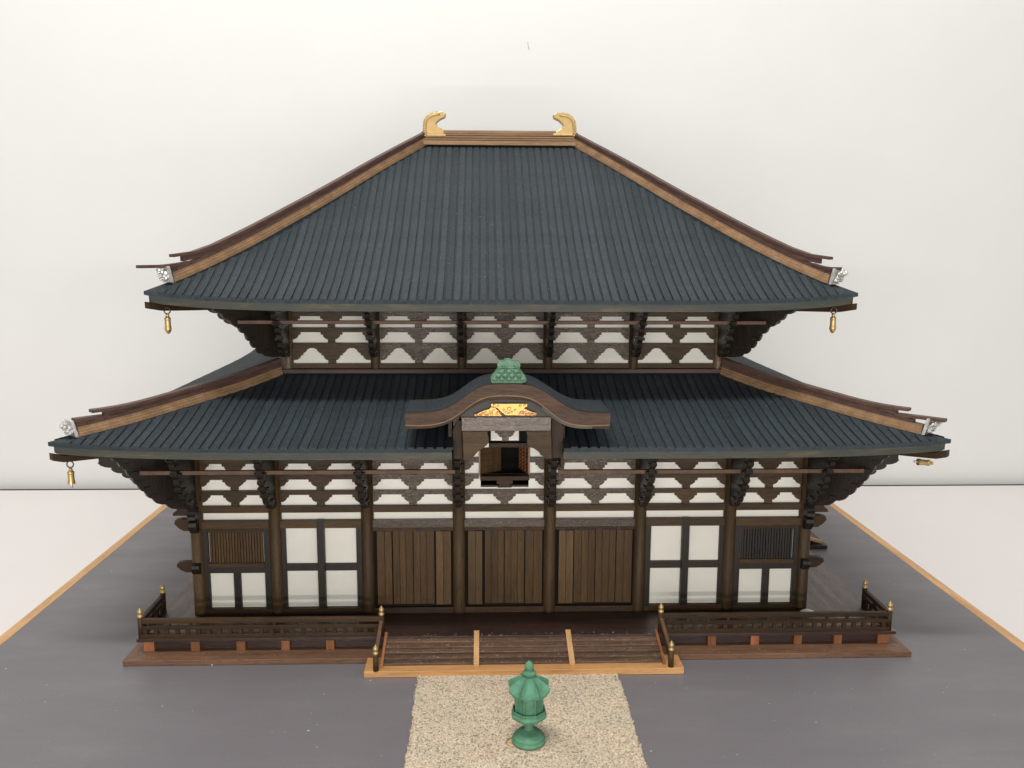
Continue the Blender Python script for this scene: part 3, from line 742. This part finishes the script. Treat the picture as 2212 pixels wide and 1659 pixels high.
            MB().sweep([hip(ts+.01+(te-ts-.01)*k/24, bow(ts+(te-ts)*k/24)) for k in range(25)], [(-hw+.004, -.05), (-hw+.004, -.0045), (hw-.004, -.0045), (hw-.004, -.05)], nv).build('ridge_bed', M['tile'], hr)
            # lower dark board and its cap bar
            def up_sweep(ta, tb, h0_, h1_, wd_, n=16, flat=None):
                pts = []
                for k in range(n+1):
                    t_ = ta+(tb-ta)*k/n; q_ = hip(t_, bow(t_)*.8); z = q_[2]
                    if flat is not None and t_ < flat[0]:
                        zf = hip(flat[0])[2]; sl = (hip(flat[0]+.02)[2]-zf)/.02
                        d_ = flat[0]-t_; z = zf-sl*d_+sl*d_*d_/(2*flat[1]) if d_ < flat[1] else zf-sl*flat[1]/2
                        z = max(z, q_[2])
                    pts.append((q_[0], q_[1], z-(0 if low else .024*max(0, (t_-.40)/.60))))
                return MB().sweep(pts, [(-wd_, h0_), (-wd_, h1_), (wd_, h1_), (wd_, h0_)], nv)
            d1 = hh+.047 if not low else hh+.040
            if not low: tlow, tup, fe = .055, .105, (.195, .13)
            else: tlow, tup, fe = .105, .20, (.40, .22)
            up_sweep(tlow+.03, te, hh-.002, hh+.020, .026).build('ridge_board', M['ridge_dark'], hr)
            up_sweep(tup, te, hh+.015, d1, .020, flat=fe).build('ridge_board', M['ridge_dark'], hr)
            up_sweep(tup-(.028 if not low else .045), te, d1-.001, d1+.017, .028, flat=fe).build('cap_bar', M['ridge_dark'], hr)
            # second, lower bar that sticks out beyond the silver tile
            ext = {(-1, 0, False): -.012, (1, 0, False): .050, (-1, 0, True): .09, (1, 0, True): .022}.get((sx, sb, low), .03)
            zt = hip(.115 if not low else .19)[2]+hh+.030; qa = hip(ext); qb = hip(.125 if not low else .205)
            zl = hip(ext if ext > .04 else .05)[2]+.113 if not low else hip(.05)[2]+.105
            n = 8; pts = []
            for k in range(n+1):
                f_ = k/n; z = zl+(zt-zl)*(max(0, f_-.35)/.65)**1.6
                pts.append((qa[0]+(qb[0]-qa[0])*f_, qa[1]+(qb[1]-qa[1])*f_, z-.010))
            MB().sweep(pts, [(-.026, -.004), (-.026, .014), (.026, .014), (.026, -.004)], nv).build('cap_bar', M['ridge_dark'], hr)
            pb_ = [(q_[0], q_[1], hip(.08 if not low else .1)[2]*0+q_[2]) for q_ in pts]
            kk = [k for k in range(n+1) if ext+(.12-ext)*k/n > (.05 if not low else .085)]
            fill = [pts[k] for k in kk]
            if len(fill) > 1: MB().sweep(fill, [(-.018, -.055), (-.018, .001), (.018, .001), (.018, -.055)], nv).build('ridge_board', M['ridge_dark'], hr)
            # silver end tile
            c0 = hip(ts-.006); ang = math.atan2(-dv[1], -dv[0])
            mpf = lambda a_, b__, c_: (c0[0]-dv[0]*a_+nv[0]*c_, c0[1]-dv[1]*a_+nv[1]*c_, c0[2]+b__)
            st = MB()
            st.prism([(-.006, -.004), (.012, -.004), (.034, .094), (.018, .098)], mpf, -.048, .048)
            so_ = st.build('end_tile', M['silver'], root, bevel=.002)
            rl = random.Random(9); lm = MB()
            for k in range(26):
                b0 = rl.uniform(.018, .096); a_ = .016+b0*.22+rl.uniform(-.002, .022)+(.02 if b0 > .06 else 0); c_ = rl.uniform(-.038, .038); s_ = rl.uniform(.008, .017)
                q_ = mpf(a_, b0, c_); lm.lathe([(s_*.3, -s_*.9), (s_*.9, -s_*.4), (s_, .1*s_), (s_*.7, s_*.7), (s_*.1, s_)], q_, 7, False)
            lm.build('carving', M['silver'], so_)
            # corner rafter under the eave
            pr_ = []
            for k in range(9):
                t_ = .004+.30*k/8; q_ = hip(t_); zz = hip(0)[2] if False else q_[2]; pr_.append((q_[0], q_[1], hip(0)[2]-.078-.030*(k/8)**.7+.012*(k == 0)))
            MB().sweep(pr_, [(-.024, -.040), (-.026, 0), (.026, 0), (.024, -.040)], nv).build('corner_rafter', M['dark_x'], root, bevel=.003)
    return root
upper = roof(UPR, 'upper_roof', False, 'large hipped upper roof')
lower = roof(LOR, 'lower_roof', True, 'wide lower skirt roof')
# top ridge
zr = UPR['z0']+UPR['Z'][-1]
stk = [(.615, .085, -.02, .012), (.612, .062, .012, .019), (.606, .072, .0195, .030), (.603, .056, .030, .037), (.598, .066, .0375, .049), (.595, .050, .049, .056), (.590, .058, .0565, .068)]
for hx, hy, a, b_ in stk: MB().box(-hx, hx, YC-hy, YC+hy, zr+a, zr+b_).build('ridge_layer', M['ridge_x'], T, bevel=.002)
MB().box(-.50, .50, YC-.040, YC+.040, zr+.068, zr+.100).build('ridge_layer', M['ridge_x'], T, bevel=.008)
def Z1(a, b): return (813.3+a*.2451, 203.3+b*.2451)
def ornament(pts, inner, sx):
    yy = YC-.045
    P_ = [at(*Z1(a, b_), 1, yy) for a, b_ in pts]
    o = MB().xz([(q_.x, q_.z) for q_ in P_], yy, YC+.045).build('ridge_ornament', M['gold'], T, bevel=.006)
    # ribbed crest along the back
    Q = [at(*Z1(a, b_), 1, yy) for a, b_ in inner]
    rb = MB(); path_ = []
    for a, b_ in zip(Q, Q[1:]):
        n = max(1, int((b_-a).length/.0115))
        for k in range(n): path_.append(a.lerp(b_, k/n))
    cxm = sum(q_.x for q_ in P_)/len(P_); czm = sum(q_.z for q_ in P_)/len(P_)
    for k in range(len(path_)-1):
        a = path_[k]; b_ = path_[k+1]; t_ = (b_-a).normalized(); nn = Vector((-t_.z, 0, t_.x))
        if nn.dot(Vector((a.x-cxm, 0, a.z-czm))) < 0: nn = -nn
        c_ = (a+b_)/2; hw = .0040
        pp = [(c_.x-t_.x*hw, c_.z-t_.z*hw), (c_.x+t_.x*hw, c_.z+t_.z*hw), (c_.x+t_.x*hw+nn.x*.026, c_.z+t_.z*hw+nn.z*.026), (c_.x-t_.x*hw+nn.x*.026, c_.z-t_.z*hw+nn.z*.026)]
        rb.xz(pp, yy-.004, YC+.049)
    rb.build('crest_rib', M['gold'], o, kind='stuff')
    rim = MB(); rim.tube([(q_.x, yy-.002, q_.z) for q_ in Q], .006, 6); rim.build('rim', M['gold'], o)
    MB().xz([(min(q_.x for q_ in P_)+.02, P_[-1].z), (max(q_.x for q_ in P_)-.0, P_[-1].z), (max(q_.x for q_ in P_), P_[-1].z+.016), (min(q_.x for q_ in P_)+.02, P_[-1].z+.016)] if sx < 0 else
            [(min(q_.x for q_ in P_), P_[-1].z), (max(q_.x for q_ in P_)-.02, P_[-1].z), (max(q_.x for q_ in P_)-.02, P_[-1].z+.016), (min(q_.x for q_ in P_), P_[-1].z+.016)], yy-.023, YC+.068).build('foot', M['gold'], o, bevel=.003)
    return o
lft = [(418, 330), (418, 255), (428, 210), (455, 176), (495, 164), (580, 150), (612, 172), (604, 200), (560, 220), (530, 245), (524, 268), (545, 290), (575, 302), (598, 325), (597, 370), (432, 370)]
inl = [(446, 368), (436, 320), (436, 262), (448, 222), (472, 196), (510, 182), (560, 178)]
ornament(lft, inl, -1)
rgt = [(1752, 330), (1750, 262), (1742, 222), (1716, 190), (1680, 174), (1590, 160), (1556, 182), (1566, 210), (1610, 230), (1642, 262), (1648, 285), (1625, 305), (1600, 318), (1578, 330), (1576, 370), (1742, 370)]
inr = [(1728, 370), (1736, 330), (1734, 270), (1722, 232), (1698, 206), (1660, 192), (1612, 188)]
ornament(rgt, inr, 1)

# ---- porch gable (curved roof over the middle bay)
def Z6(a, b): return (840.4+a*.2328, 759+b*.2328)
KY = -.72
topc = [(146, 577), (250, 578), (400, 570), (520, 540), (600, 500), (680, 440), (760, 378), (850, 330), (960, 308), (1100, 303), (1250, 308), (1350, 328), (1430, 370), (1520, 430), (1600, 485), (1700, 540), (1800, 568), (1950, 578), (2055, 578)]
botc = [(150, 680), (250, 688), (400, 680), (520, 652), (600, 612), (680, 555), (760, 490), (850, 436), (950, 411), (1100, 405), (1250, 414), (1350, 445), (1440, 508), (1520, 580), (1600, 640), (1700, 675), (1800, 686), (1950, 684), (2052, 680)]
tp = [at(*Z6(a, b_), 1, KY) for a, b_ in topc]; bp = [at(*Z6(a, b_), 1, KY) for a, b_ in botc]
def dens(pts, n=60):
    # resample smoothly in x
    xs = [p_.x for p_ in pts]; zs = [p_.z for p_ in pts]; out = []
    for k in range(n+1):
        x = xs[0]+(xs[-1]-xs[0])*k/n
        out.append([x, lerp(x, xs, zs)])
    for _ in range(3): 
        z = [o_[1] for o_ in out]
        for k in range(1, n): out[k][1] = (z[k-1]+2*z[k]+z[k+1])/4
    return out
TP = dens(tp); BP = dens(bp)
ga = MB().xz([tuple(q_) for q_ in TP]+[tuple(q_) for q_ in reversed(BP)], KY, KY+.035).build('porch_gable', M['gable2'] if 'gable2' in M else M['ridge_dark'], T, bevel=.003, label='curved gable over the middle bay')
M['barge'] = wood('gable_board_wood', (0.0183, 0.0089, 0.0048), (0.0898, 0.0458, 0.0228), 'x', .5, .05, .3, 1.0, .7)
ga.data.materials[0] = M['barge']
# curved roof skin behind the board
KB = -.31
sk = [(x, z+.004) for x, z in TP]; skb = [(x, z-.045) for x, z in TP]
MB().xz([tuple(q_) for q_ in sk]+[tuple(q_) for q_ in reversed(skb)], KY+.0355, KB).build('curved_roof', M['tile'], ga)
sk2 = [(x, z-.05) for x, z in TP]; MB().xz([(x, z) for x, z in sk2]+[(x, z-.05) for x, z in reversed(sk2)], KY+.06, .02).build('underside', M['dark_y'], ga)
# gold coloured edge below and stepped lining
gl = [(x+0, z-.001) for x, z in BP]; MB().xz([(x, z) for x, z in gl]+[(x, z-.0075) for x, z in reversed(gl)], KY+.012, KY+.06).build('edge_trim', M['ridge_x'], ga)
ln_ = [(x, z-.0) for x, z in BP][6:-6]; MB().xz([(x, z+.01) for x, z in ln_]+[(x, z-.028) for x, z in reversed(ln_)], KY+.05, KY+.10).build('lining', M['dark_x'], ga)
ln2 = [(x, z) for x, z in BP][40:56]; MB().xz([(x, z+.012) for x, z in ln2]+[(x, z-.030) for x, z in reversed(ln2)], KY+.045, KB).build('lining', M['fascia'], ga)
ln2 = [(x, z) for x, z in BP][3:19]; MB().xz([(x, z+.012) for x, z in ln2]+[(x, z-.022) for x, z in reversed(ln2)], KY+.065, KB).build('lining', M['dark_x'], ga)
# tympanum wall and big beam with painted varnish glints
BYF = -.585
def zz(a, b, y=BYF): q_ = at(*Z6(a, b), 1, y); return q_.x, q_.z
bx0, bz1 = zz(672, 612); bx1, bz0 = zz(1503, 738)
MB().box(bx0, bx1, BYF, BYF+.05, bz0, bz1).build('gable_beam', M['gable'], ga, bevel=.003)
ty = [(x, z-.006) for x, z in BP if bx0-.02 < x < bx1+.02]
MB().xz([(x, z) for x, z in ty]+[(ty[-1][0], bz1-.01), (ty[0][0], bz1-.01)], BYF+.012, BYF+.03).build('tympanum', plain('grey_brown_tympanum', (.045, .038, .031), .5, .4, 0, .1, 20, .1), ga)
# gold crest plaque
YP = BYF-.012
pq = [(946, 486), (1283, 486), (1283, 512), (1262, 520), (1240, 545), (1215, 555), (1195, 592), (1110, 594), (1080, 592), (1052, 570), (1030, 552), (1010, 530), (985, 520), (946, 512)]
Q = [at(*Z6(a, b_), 1, YP) for a, b_ in pq]
plq = MB().xz([(q_.x, q_.z) for q_ in Q][::-1], YP, YP+.008).build('gold_plaque', M['gold_bright'], ga, bevel=.002)
en = MB()
for a, b_ in ((1115, 532), (1065, 545), (1170, 545), (1010, 505), (1220, 505), (1110, 572), (1140, 562), (1085, 562), (975, 500), (1258, 500)):
    q_ = at(*Z6(a, b_), 1, YP); r0 = .006 if a != 1115 else .010
    ring = [(q_.x+r0*math.cos(t_*.55), YP-.001, q_.z+r0*math.sin(t_*.55)) for t_ in range(0, 10 if a != 1115 else 12)]
    en.tube(ring, .0016, 5)
en.build('engraving', M['dark_x'], plq)
fl = MB(); rf = random.Random(4)
for s_ in (-1, 1):
    outl = [(1050, 600), (788, 600), (792, 585), (830, 572), (870, 552), (930, 535), (945, 518), (985, 522), (1020, 560)] if s_ < 0 else [(1170, 596), (1200, 555), (1240, 535), (1262, 530), (1285, 545), (1330, 562), (1370, 572), (1368, 590), (1330, 596)]
    Q = [at(*Z6(a, b_), 1, YP+.004) for a, b_ in outl]
    MB().xz([(q_.x, q_.z) for q_ in Q], YP+.003, YP+.009).build('filigree', M['copper'] if s_ > 0 else M['gold_bright'], ga, bevel=.0015)
    for k in range(46):
        a = rf.uniform(800, 1040) if s_ < 0 else rf.uniform(1185, 1360); f_ = (a-790)/250 if s_ < 0 else (1372-a)/200
        b_ = 598-rf.random()*(66*min(1, f_)+6) if s_ < 0 else 596-rf.random()*(50*min(1, f_)+8)
        q_ = at(*Z6(a, b_), 1, YP+.002); r0 = rf.uniform(.0035, .006)
        fl.tube([(q_.x+r0*math.cos(t_), YP+.002, q_.z+r0*math.sin(t_)) for t_ in (0, .9, 1.8, 2.7, 3.6, 4.5)], .0014, 4)
fl.build('filigree', M['copper'], ga, kind='stuff')
# green crest on top
gq = [(945, 282), (945, 255), (962, 230), (985, 205), (992, 190), (1012, 178), (1010, 150), (1004, 125), (1012, 105), (1040, 98), (1060, 100), (1080, 85), (1110, 80), (1135, 88), (1160, 102), (1190, 98), (1215, 108), (1220, 135), (1212, 160), (1212, 178), (1232, 192), (1245, 215), (1268, 240), (1276, 262), (1270, 285), (1230, 298), (960, 298)]
YG = KY+.02
Q = [at(*Z6(a, b_), 1, YG) for a, b_ in gq]
gc = MB().xz([(q_.x, q_.z) for q_ in Q][::-1], YG, YG+.10).build('green_crest', M['crest'], ga, bevel=.008)
sc_ = MB()
def scall(a0, a1, b_, n, r0, dy):
    for k in range(n):
        a = a0+(a1-a0)*(k+.5)/n; q_ = at(*Z6(a, b_), 1, YG)
        sc_.lathe([(r0*.2, -.008), (r0*.8, -.004), (r0, .0), (r0*.9, .008)], (q_.x, YG-dy, q_.z), 14, True, mapf=lambda p_: (p_[0], p_[2], p_[1]*.75))
scall(950, 1272, 258, 5, .0175, .004); scall(985, 1235, 222, 4, .0165, .007); scall(1015, 1212, 185, 3, .017, .005)
for a0, b0, a1, b1 in ((1000, 190, 1110, 158), (1110, 158, 1225, 192), (1040, 120, 1075, 145), (1160, 120, 1200, 150), (1005, 150, 1212, 150)):
    qa = at(*Z6(a0, b0), 1, YG); qb = at(*Z6(a1, b1), 1, YG); sc_.tube([(qa.x, YG-.003, qa.z), ((qa.x+qb.x)/2, YG-.006, (qa.z+qb.z)/2+.002), (qb.x, YG-.003, qb.z)], .0055, 6)
sc_.build('scale_relief', M['crest'], gc)
# bracket arms beside the opening, in the plane of the beam
def pxz(pts, y): return [(at(*Z6(a, b_), 1, y).x, at(*Z6(a, b_), 1, y).z) for a, b_ in pts]
AY = -.56
for pts in ([(680, 742), (918, 742), (912, 765), (925, 800), (925, 850), (890, 885), (850, 915), (820, 935), (800, 960), (785, 975), (770, 990), (715, 1012), (690, 1012)],
            [(1270, 742), (1505, 738), (1512, 1000), (1440, 1000), (1430, 975), (1405, 960), (1390, 935), (1370, 920), (1340, 900), (1300, 890), (1280, 860), (1285, 800), (1278, 765)]):
    MB().xz(pxz(pts, AY)[::-1], AY, AY+.03).build('bracket_wing', M['brown_x'], ga, bevel=.002)
# outer dark cheeks beside the porch
for pts in ([(640, 640), (672, 640), (680, 1000), (600, 1000), (590, 740), (610, 690)], [(1505, 600), (1560, 620), (1615, 700), (1612, 990), (1515, 990)]):
    MB().xz(pxz(pts, -.50)[::-1], -.50, -.46).build('cheek', M['dark_z'], ga, bevel=.002)
for x0_, x1_ in ((-.345, -.325), (.325, .345)): MB().box(x0_, x1_, -.46, -.01, 1.22, 1.56).build('cheek', M['dark_z'], ga)

# ---- middle bay wall with its little window
x0, x1 = COLX[3], COLX[4]
ox0, oz0 = (lambda q_: (q_.x, q_.z))(at(*Z6(838, 1145), 1, 0)); ox1, oz1 = (lambda q_: (q_.x, q_.z))(at(*Z6(1302, 893), 1, 0))
lx0, lz0 = (lambda q_: (q_.x, q_.z))(at(*Z6(850, 1264), 1, 0)); lx1 = at(*Z6(1296, 1264), 1, 0).x; lz1 = at(*Z6(1000, 1188), 1, 0).z
holes = [[(ox0, oz0), (ox1, oz0), (ox1, oz1), (ox0, oz1)], [(lx0, lz0), (lx1, lz0), (lx1, lz1), (lx0, lz1)]]
MB().xz([[(x0, DZ), (x1, DZ), (x1, 1.56), (x0, 1.56)]]+holes, PY, PY+.015).build('wall_panel', M['panel'], T)
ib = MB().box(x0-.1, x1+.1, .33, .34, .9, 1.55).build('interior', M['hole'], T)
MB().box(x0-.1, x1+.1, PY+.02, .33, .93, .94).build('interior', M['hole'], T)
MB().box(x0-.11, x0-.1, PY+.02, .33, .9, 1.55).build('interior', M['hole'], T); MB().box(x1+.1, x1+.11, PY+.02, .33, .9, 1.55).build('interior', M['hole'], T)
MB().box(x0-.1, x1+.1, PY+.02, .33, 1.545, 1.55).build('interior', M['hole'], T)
# beams: sill of the window, lintel, bracket rows either side
sill_z0, sill_z1 = at(*Z6(1000, 1188), 1, -.02).z, at(*Z6(1000, 1148), 1, -.02).z
sl = bar_x('window_sill', ox0+.005, ox1+.0, -.05, PY, sill_z0, sill_z1, M['dark_x'])
def half_row(xa, xb, zb, zt, ztop, left, y0=-.010):
    H = zt-zb; half = [(.0, .30), (.020, .33), (.036, .44), (.046, .60), (.048, .74), (.062, .76), (.062, 1.0)]
    if left: pts = [(xa, ztop)]+[(xa+d, zb+H*h) for d, h in half]+[(xb, zt), (xb, ztop)]
    else: pts = [(xa, ztop), (xa, zt)]+[(xb-d, zb+H*h) for d, h in reversed(half)]+[(xb, ztop)]
    MB().xz(pts[::-1], y0, PY+.004).build('bracket_panel', M['fret_glint'], T, bevel=.0015)
xl0, xr1 = COLX[3]+CR-.006, COLX[4]-CR+.006
for (zb, zt, ztop) in ((.971, 1.041, 1.072), (1.078, 1.148, 1.182), (1.186, 1.262, 1.30)):
    half_row(xl0, ox0-.004, zb, zt, ztop, True); half_row(ox1+.004, xr1, zb, zt, ztop, False)
cz0 = lz0
MB().xz([( (lx0+lx1)/2+d, cz0+h) for d, h in ((-.045, 0), (-.035, .02), (-.055, .03), (-.050, .05), (-.062, lz1-cz0), (.062, lz1-cz0), (.050, .05), (.055, .03), (.035, .02), (.045, 0))][::-1], -.006, PY+.005).build('bracket_panel', M['dark_x'], T, bevel=.0015)
MB().box(lx0, lx1, PY+.002, PY+.03, lz0-.002, lz0+.012).build('frame', M['brown_x'], sl)
# lintel and upper small white panel in front
LY = -.25
lzA, lzB = at(*Z6(1100, 892), 1, LY).z, at(*Z6(1100, 852), 1, LY).z
bar_x('lintel', at(*Z6(925, 870), 1, LY).x, at(*Z6(1330, 870), 1, LY).x, LY, LY+.03, lzA, lzB, M['dark_x'])
w0 = at(*Z6(945, 828), 1, LY+.01); w1 = at(*Z6(1205, 735), 1, LY+.01)
MB().box(w0.x, w1.x, LY+.01, LY+.02, w0.z, w1.z+.05).build('wall_panel', M['panel'], T)
MB().box(x0+.03, x1-.03, LY+.03, LY+.035, lzB-.002, 1.62).build('interior', M['hole'], T)
MB().xz(pxz([(980, 742), (1175, 738), (1160, 762), (1150, 780), (1130, 793), (1112, 798), (1110, 832), (1050, 834), (1048, 800), (1020, 790), (1008, 765), (985, 758)], LY)[::-1], LY, LY+.012).build('bracket_panel', M['fret_glint'], T, bevel=.0015)
# little doors
def leaf(pts, y0, y1, name, lattice):
    # hinged leaf: hinge edge on the wall (y0), free edge swung towards y1
    (ha, hb), (fa, fb) = pts
    H0 = at(*Z6(*ha), 1, y0); H1 = at(*Z6(*hb), 1, y0); Fx = fa
    z0, z1 = H1.z, H0.z; hx = H0.x; fx = at(*Z6(fa, (fb)), 1, y1).x
    d_ = Vector((fx-hx, y1-y0, 0)); L_ = d_.length; d_.normalize(); n_ = Vector((-d_.y, d_.x, 0))*.004
    mp = lambda u, v, w_: (hx+d_.x*u+n_.x*w_, y0+d_.y*u+n_.y*w_, v)
    o = MB()
    if not lattice: o.prism([(0, z0), (L_, z0), (L_, z1), (0, z1)], mp, -1, 1)
    else:
        hs = []
        for a in range(3):
            for b_ in range(7):
                u0_ = L_*(.12+.28*a); v0 = z0+(z1-z0)*(.06+.132*b_); hs.append([(u0_, v0), (u0_, v0+(z1-z0)*.09), (u0_+L_*.2, v0+(z1-z0)*.09), (u0_+L_*.2, v0)])
        o.prism([[(0, z0), (L_, z0), (L_, z1), (0, z1)]]+hs, mp, -1, 1)
    o = o.build('door', M['brown_z'] if not lattice else M['strut'], T, bevel=.001, label='small open door of the middle window')
    if not lattice:
        st = MB()
        for f_ in (.04, .36, .68, .96): st.prism([(L_*f_-.003, z0), (L_*f_+.003, z0), (L_*f_+.003, z1), (L_*f_-.003, z1)], mp, -1.6, 1.6)
        for f_ in (.02, .26, .5, .74, .98): st.prism([(0, z0+(z1-z0)*f_-.003), (L_, z0+(z1-z0)*f_-.003), (L_, z0+(z1-z0)*f_+.003), (0, z0+(z1-z0)*f_+.003)], mp, -1.5, 1.5)
        st.build('door_rail', M['brown_z'], o)
leaf((((845, 895), (845, 1143)), (1036, 1015)), -.004, .10, 'door', False)
leaf((((1296, 895), (1296, 1143)), (1207, 1015)), -.004, .16, 'door', True)
MB().box(ox1-.008, ox1+.004, -.012, PY+.02, oz0, oz1).build('frame', M['ridge_z'], sl); MB().box(ox0-.004, ox0+.006, -.012, PY+.02, oz0, oz1).build('frame', M['ridge_z'], sl)

# ================================================================= things hanging from or lying on the model
def bell(loc, label, tilt=0, shape=0, s=1.0, ring=True):
    e = empty('wind_bell', loc, label, 'bell', 'gold wind bells at the eave corners')
    rg = MB(); pts = [(.019*math.cos(a), 0, .019*math.sin(a)) for a in [k*math.pi/10-1.2 for k in range(20)]]
    rg.tube([Vector(loc)+Vector(p_) for p_ in pts], .0042, 6)
    if ring: rg.build('ring', M['hook'], e)
    top = Vector(loc)+Vector((0, 0, -.020))
    prof = [(.004, 0), (.011, -.004), (.010, -.013), (.013, -.020), (.0185, -.024), (.0195, -.034), (.0175, -.040), (.0178, -.070), (.0205, -.086), (.0215, -.096), (.012, -.098)]
    b_ = MB().lathe(prof, top, 12, False).build('bell_body', M['gold'], e)
    cl = MB().lathe([(.005, -.094), (.007, -.104), (.0075, -.118), (.003, -.121)], top, 8); cl.build('clapper', M['gold'] if shape else M['silver'], e)
    if shape:
        MB().lathe([(.003, -.123), (.014, -.114), (.019, -.104), (.021, -.098), (.008, -.094)], top, 6, False).build('tail', M['gold'], e)
    e.rotation_euler = (0, tilt, 0)
    return e
def bl(px, py, y): return at(px, py, 1, y)
bell(bl(361, 671, -.105), 'gold wind bell hanging from the left corner of the upper roof', 0, 1)
bell(bl(1801, 671, -.105), 'gold wind bell hanging from the right corner of the upper roof', 0, 1)
bell(bl(151.5, 1003, -.51), 'gold wind bell hanging from the left corner of the lower roof', 0, 0)
bell(bl(2023, 1001, -.50), 'gold wind bell turned sideways under the right corner of the lower roof', R(95), 0, ring=False)

blob = at(1744, 1324, 2, DZ+.002)
bo = MB().lathe([(.052, 0), (.053, .003), (.046, .012), (.028, .021), (.008, .024)], (blob.x, blob.y, DZ+.0005), 20, mapf=lambda p_: (p_[0], p_[1]*.8, p_[2])).build('white_disc', M['white_plastic'])
tag(bo, 'small white domed disc lying on the terrace behind the right railing', 'scrap')

# ---- lantern
lp = at(1142, 1601, 2, .012); LX, LYY = lp.x, lp.y
LN = empty('lantern', (LX, LYY, .010), 'green octagonal lantern on a round foot standing on the sand path', 'lantern')
def octp(prof, n=8, ph=R(22.5)):
    def mk(m_):
        vs = []; fs = []
        for r_, z in prof:
            for k in range(n): a = 2*math.pi*k/n+ph; vs.append((LX+r_*math.cos(a), LYY+r_*math.sin(a), z+.010))
        for i in range(len(prof)-1):
            for k in range(n): j = (k+1) % n; fs.append((i*n+k, i*n+j, (i+1)*n+j, (i+1)*n+k))
        fs.append(tuple(range(n))[::-1]); fs.append(tuple((len(prof)-1)*n+k for k in range(n)))
        return m_.add(vs, fs)
    return mk(MB())
MB().lathe([(.080, 0), (.086, .004), (.088, .010), (.087, .018), (.080, .021), (.0795, .024), (.081, .032), (.077, .039), (.068, .042), (.0665, .045), (.066, .051), (.058, .058), (.043, .063), (.031, .068), (.026, .074)], (LX, LYY, .010), 40).build('foot', M['green'], LN, bevel=0)
octp([(.027, .060), (.0245, .070), (.0245, .112), (.032, .122), (.048, .130)]).build('pillar', M['green'], LN, bevel=.003)
tray = octp([(.030, .122), (.085, .140), (.095, .150), (.096, .158), (.086, .168), (.090, .184), (.086, .186), (.078, .172), (.03, .172)]).build('tray', M['green'], LN, bevel=.0025)
octp([(.070, .165), (.071, .290)]).build('light_box', M['green'], LN)
for k in range(8):
    a = 2*math.pi*k/8+R(22.5); MB().lathe([(.0065, .168), (.0065, .292)], (LX+.072*math.cos(a), LYY+.072*math.sin(a), .010), 8).build('corner_post', M['green'], LN)
# roof with upturned corners
rp = [(.066, .280, 0), (.096, .270, .3), (.105, .272, .9), (.107, .286, 1.2), (.096, .303, 1.1), (.078, .322, .8), (.056, .342, .5), (.038, .357, .2), (.028, .364, 0)]
vs = []; fs = []; n = 48
for r_, z, k_ in rp:
    for k in range(n):
        a = 2*math.pi*k/n; ph_ = (a-R(22.5)) % R(45); c = math.cos(min(ph_, R(45)-ph_)*1.0); oc = math.cos(R(22.5))/math.cos(ph_-R(22.5))
        cw = abs((ph_-R(22.5))/R(22.5)); rr_ = r_*oc; zz_ = z+.022*k_*cw**2.5
        vs.append((LX+rr_*math.cos(a)*(1+.06*k_*cw**4), LYY+rr_*math.sin(a)*(1+.06*k_*cw**4), zz_+.010))
for i in range(len(rp)-1):
    for k in range(n): j = (k+1) % n; fs.append((i*n+k, i*n+j, (i+1)*n+j, (i+1)*n+k))
fs.append(tuple(range(n))); fs.append(tuple((len(rp)-1)*n+k for k in range(n)))
MB().add(vs, fs, False).build('lantern_roof', M['green'], LN)
MB().lathe([(.029, .360), (.028, .368), (.034, .374), (.036, .382), (.031, .388), (.020, .391), (.018, .396), (.023, .404), (.0245, .414), (.021, .426), (.013, .436), (.005, .443), (.001, .446)], (LX, LYY, .010), 24).build('finial', M['green'], LN)

# ---- crumbs and dust
dd = MB(); rd = random.Random(12)
def crumb(x, y, z, s_):
    n = len(dd.v); vs = []
    for v in octa: vs.append((x+v[0]*s_*rd.uniform(.6, 1.3), y+v[1]*s_*rd.uniform(.6, 1.3), z+max(-.3, v[2])*s_*.7+.3*s_))
    dd.add(vs, of)
for i in range(420):
    k = rd.randrange(NS); y0 = y_lo+(y_hi-y_lo)*k/NS; z1 = .0405+(.126-.0405)*(k+1)/NS
    crumb(rd.uniform(xgl+.03, xgr-.03), y0+rd.random()**2*.035+.004, z1+.001, rd.choice((.0014, .0018, .0022, .003)))
for i in range(90): crumb(rd.uniform(TX0+.1, TX1-.1), rd.uniform(TY0+.01, TY0+.10), BT, rd.choice((.0014, .0018, .0024)))
for i in range(110): crumb(rd.uniform(-3, 3), rd.uniform(-1.6, -.5), .0, rd.choice((.0014, .0018, .0022, .003))) if rd.random() < .9 else None
for i in range(60):
    x = rd.uniform(-2.0, 2.1); t_ = rd.uniform(.1, .8)
    if abs(x) < .7: continue
    crumb(x, LOR['y0']+run(LOR, 'f')*t_*.7, zsurf(LOR, 'f', x, t_*.7)+.0105, rd.choice((.0014, .002, .0026)))
for i in range(80):
    x = rd.uniform(-1.1, 1.5); t_ = rd.uniform(.05, .6); crumb(x, UPR['y0']+run(UPR, 'f')*t_, zsurf(UPR, 'f', x, t_)+.0105, rd.choice((.0014, .002, .0026)))
q_ = at(1365, 1363.5, 2, .112); crumb(q_.x, q_.y, .118, .010)
q_ = at(882, 877, 2, 1.62); crumb(q_.x, q_.y, 1.608, .007)
q_ = at(458, 1437, 2, 0); crumb(q_.x, q_.y, 0, .010)
q_ = at(1713, 1420, 2, 0); crumb(q_.x, q_.y, 0, .010)
do = dd.build('dust', M['dust']); tag(do, 'white dust crumbs scattered on steps, board and roofs', 'dust', kind='stuff')
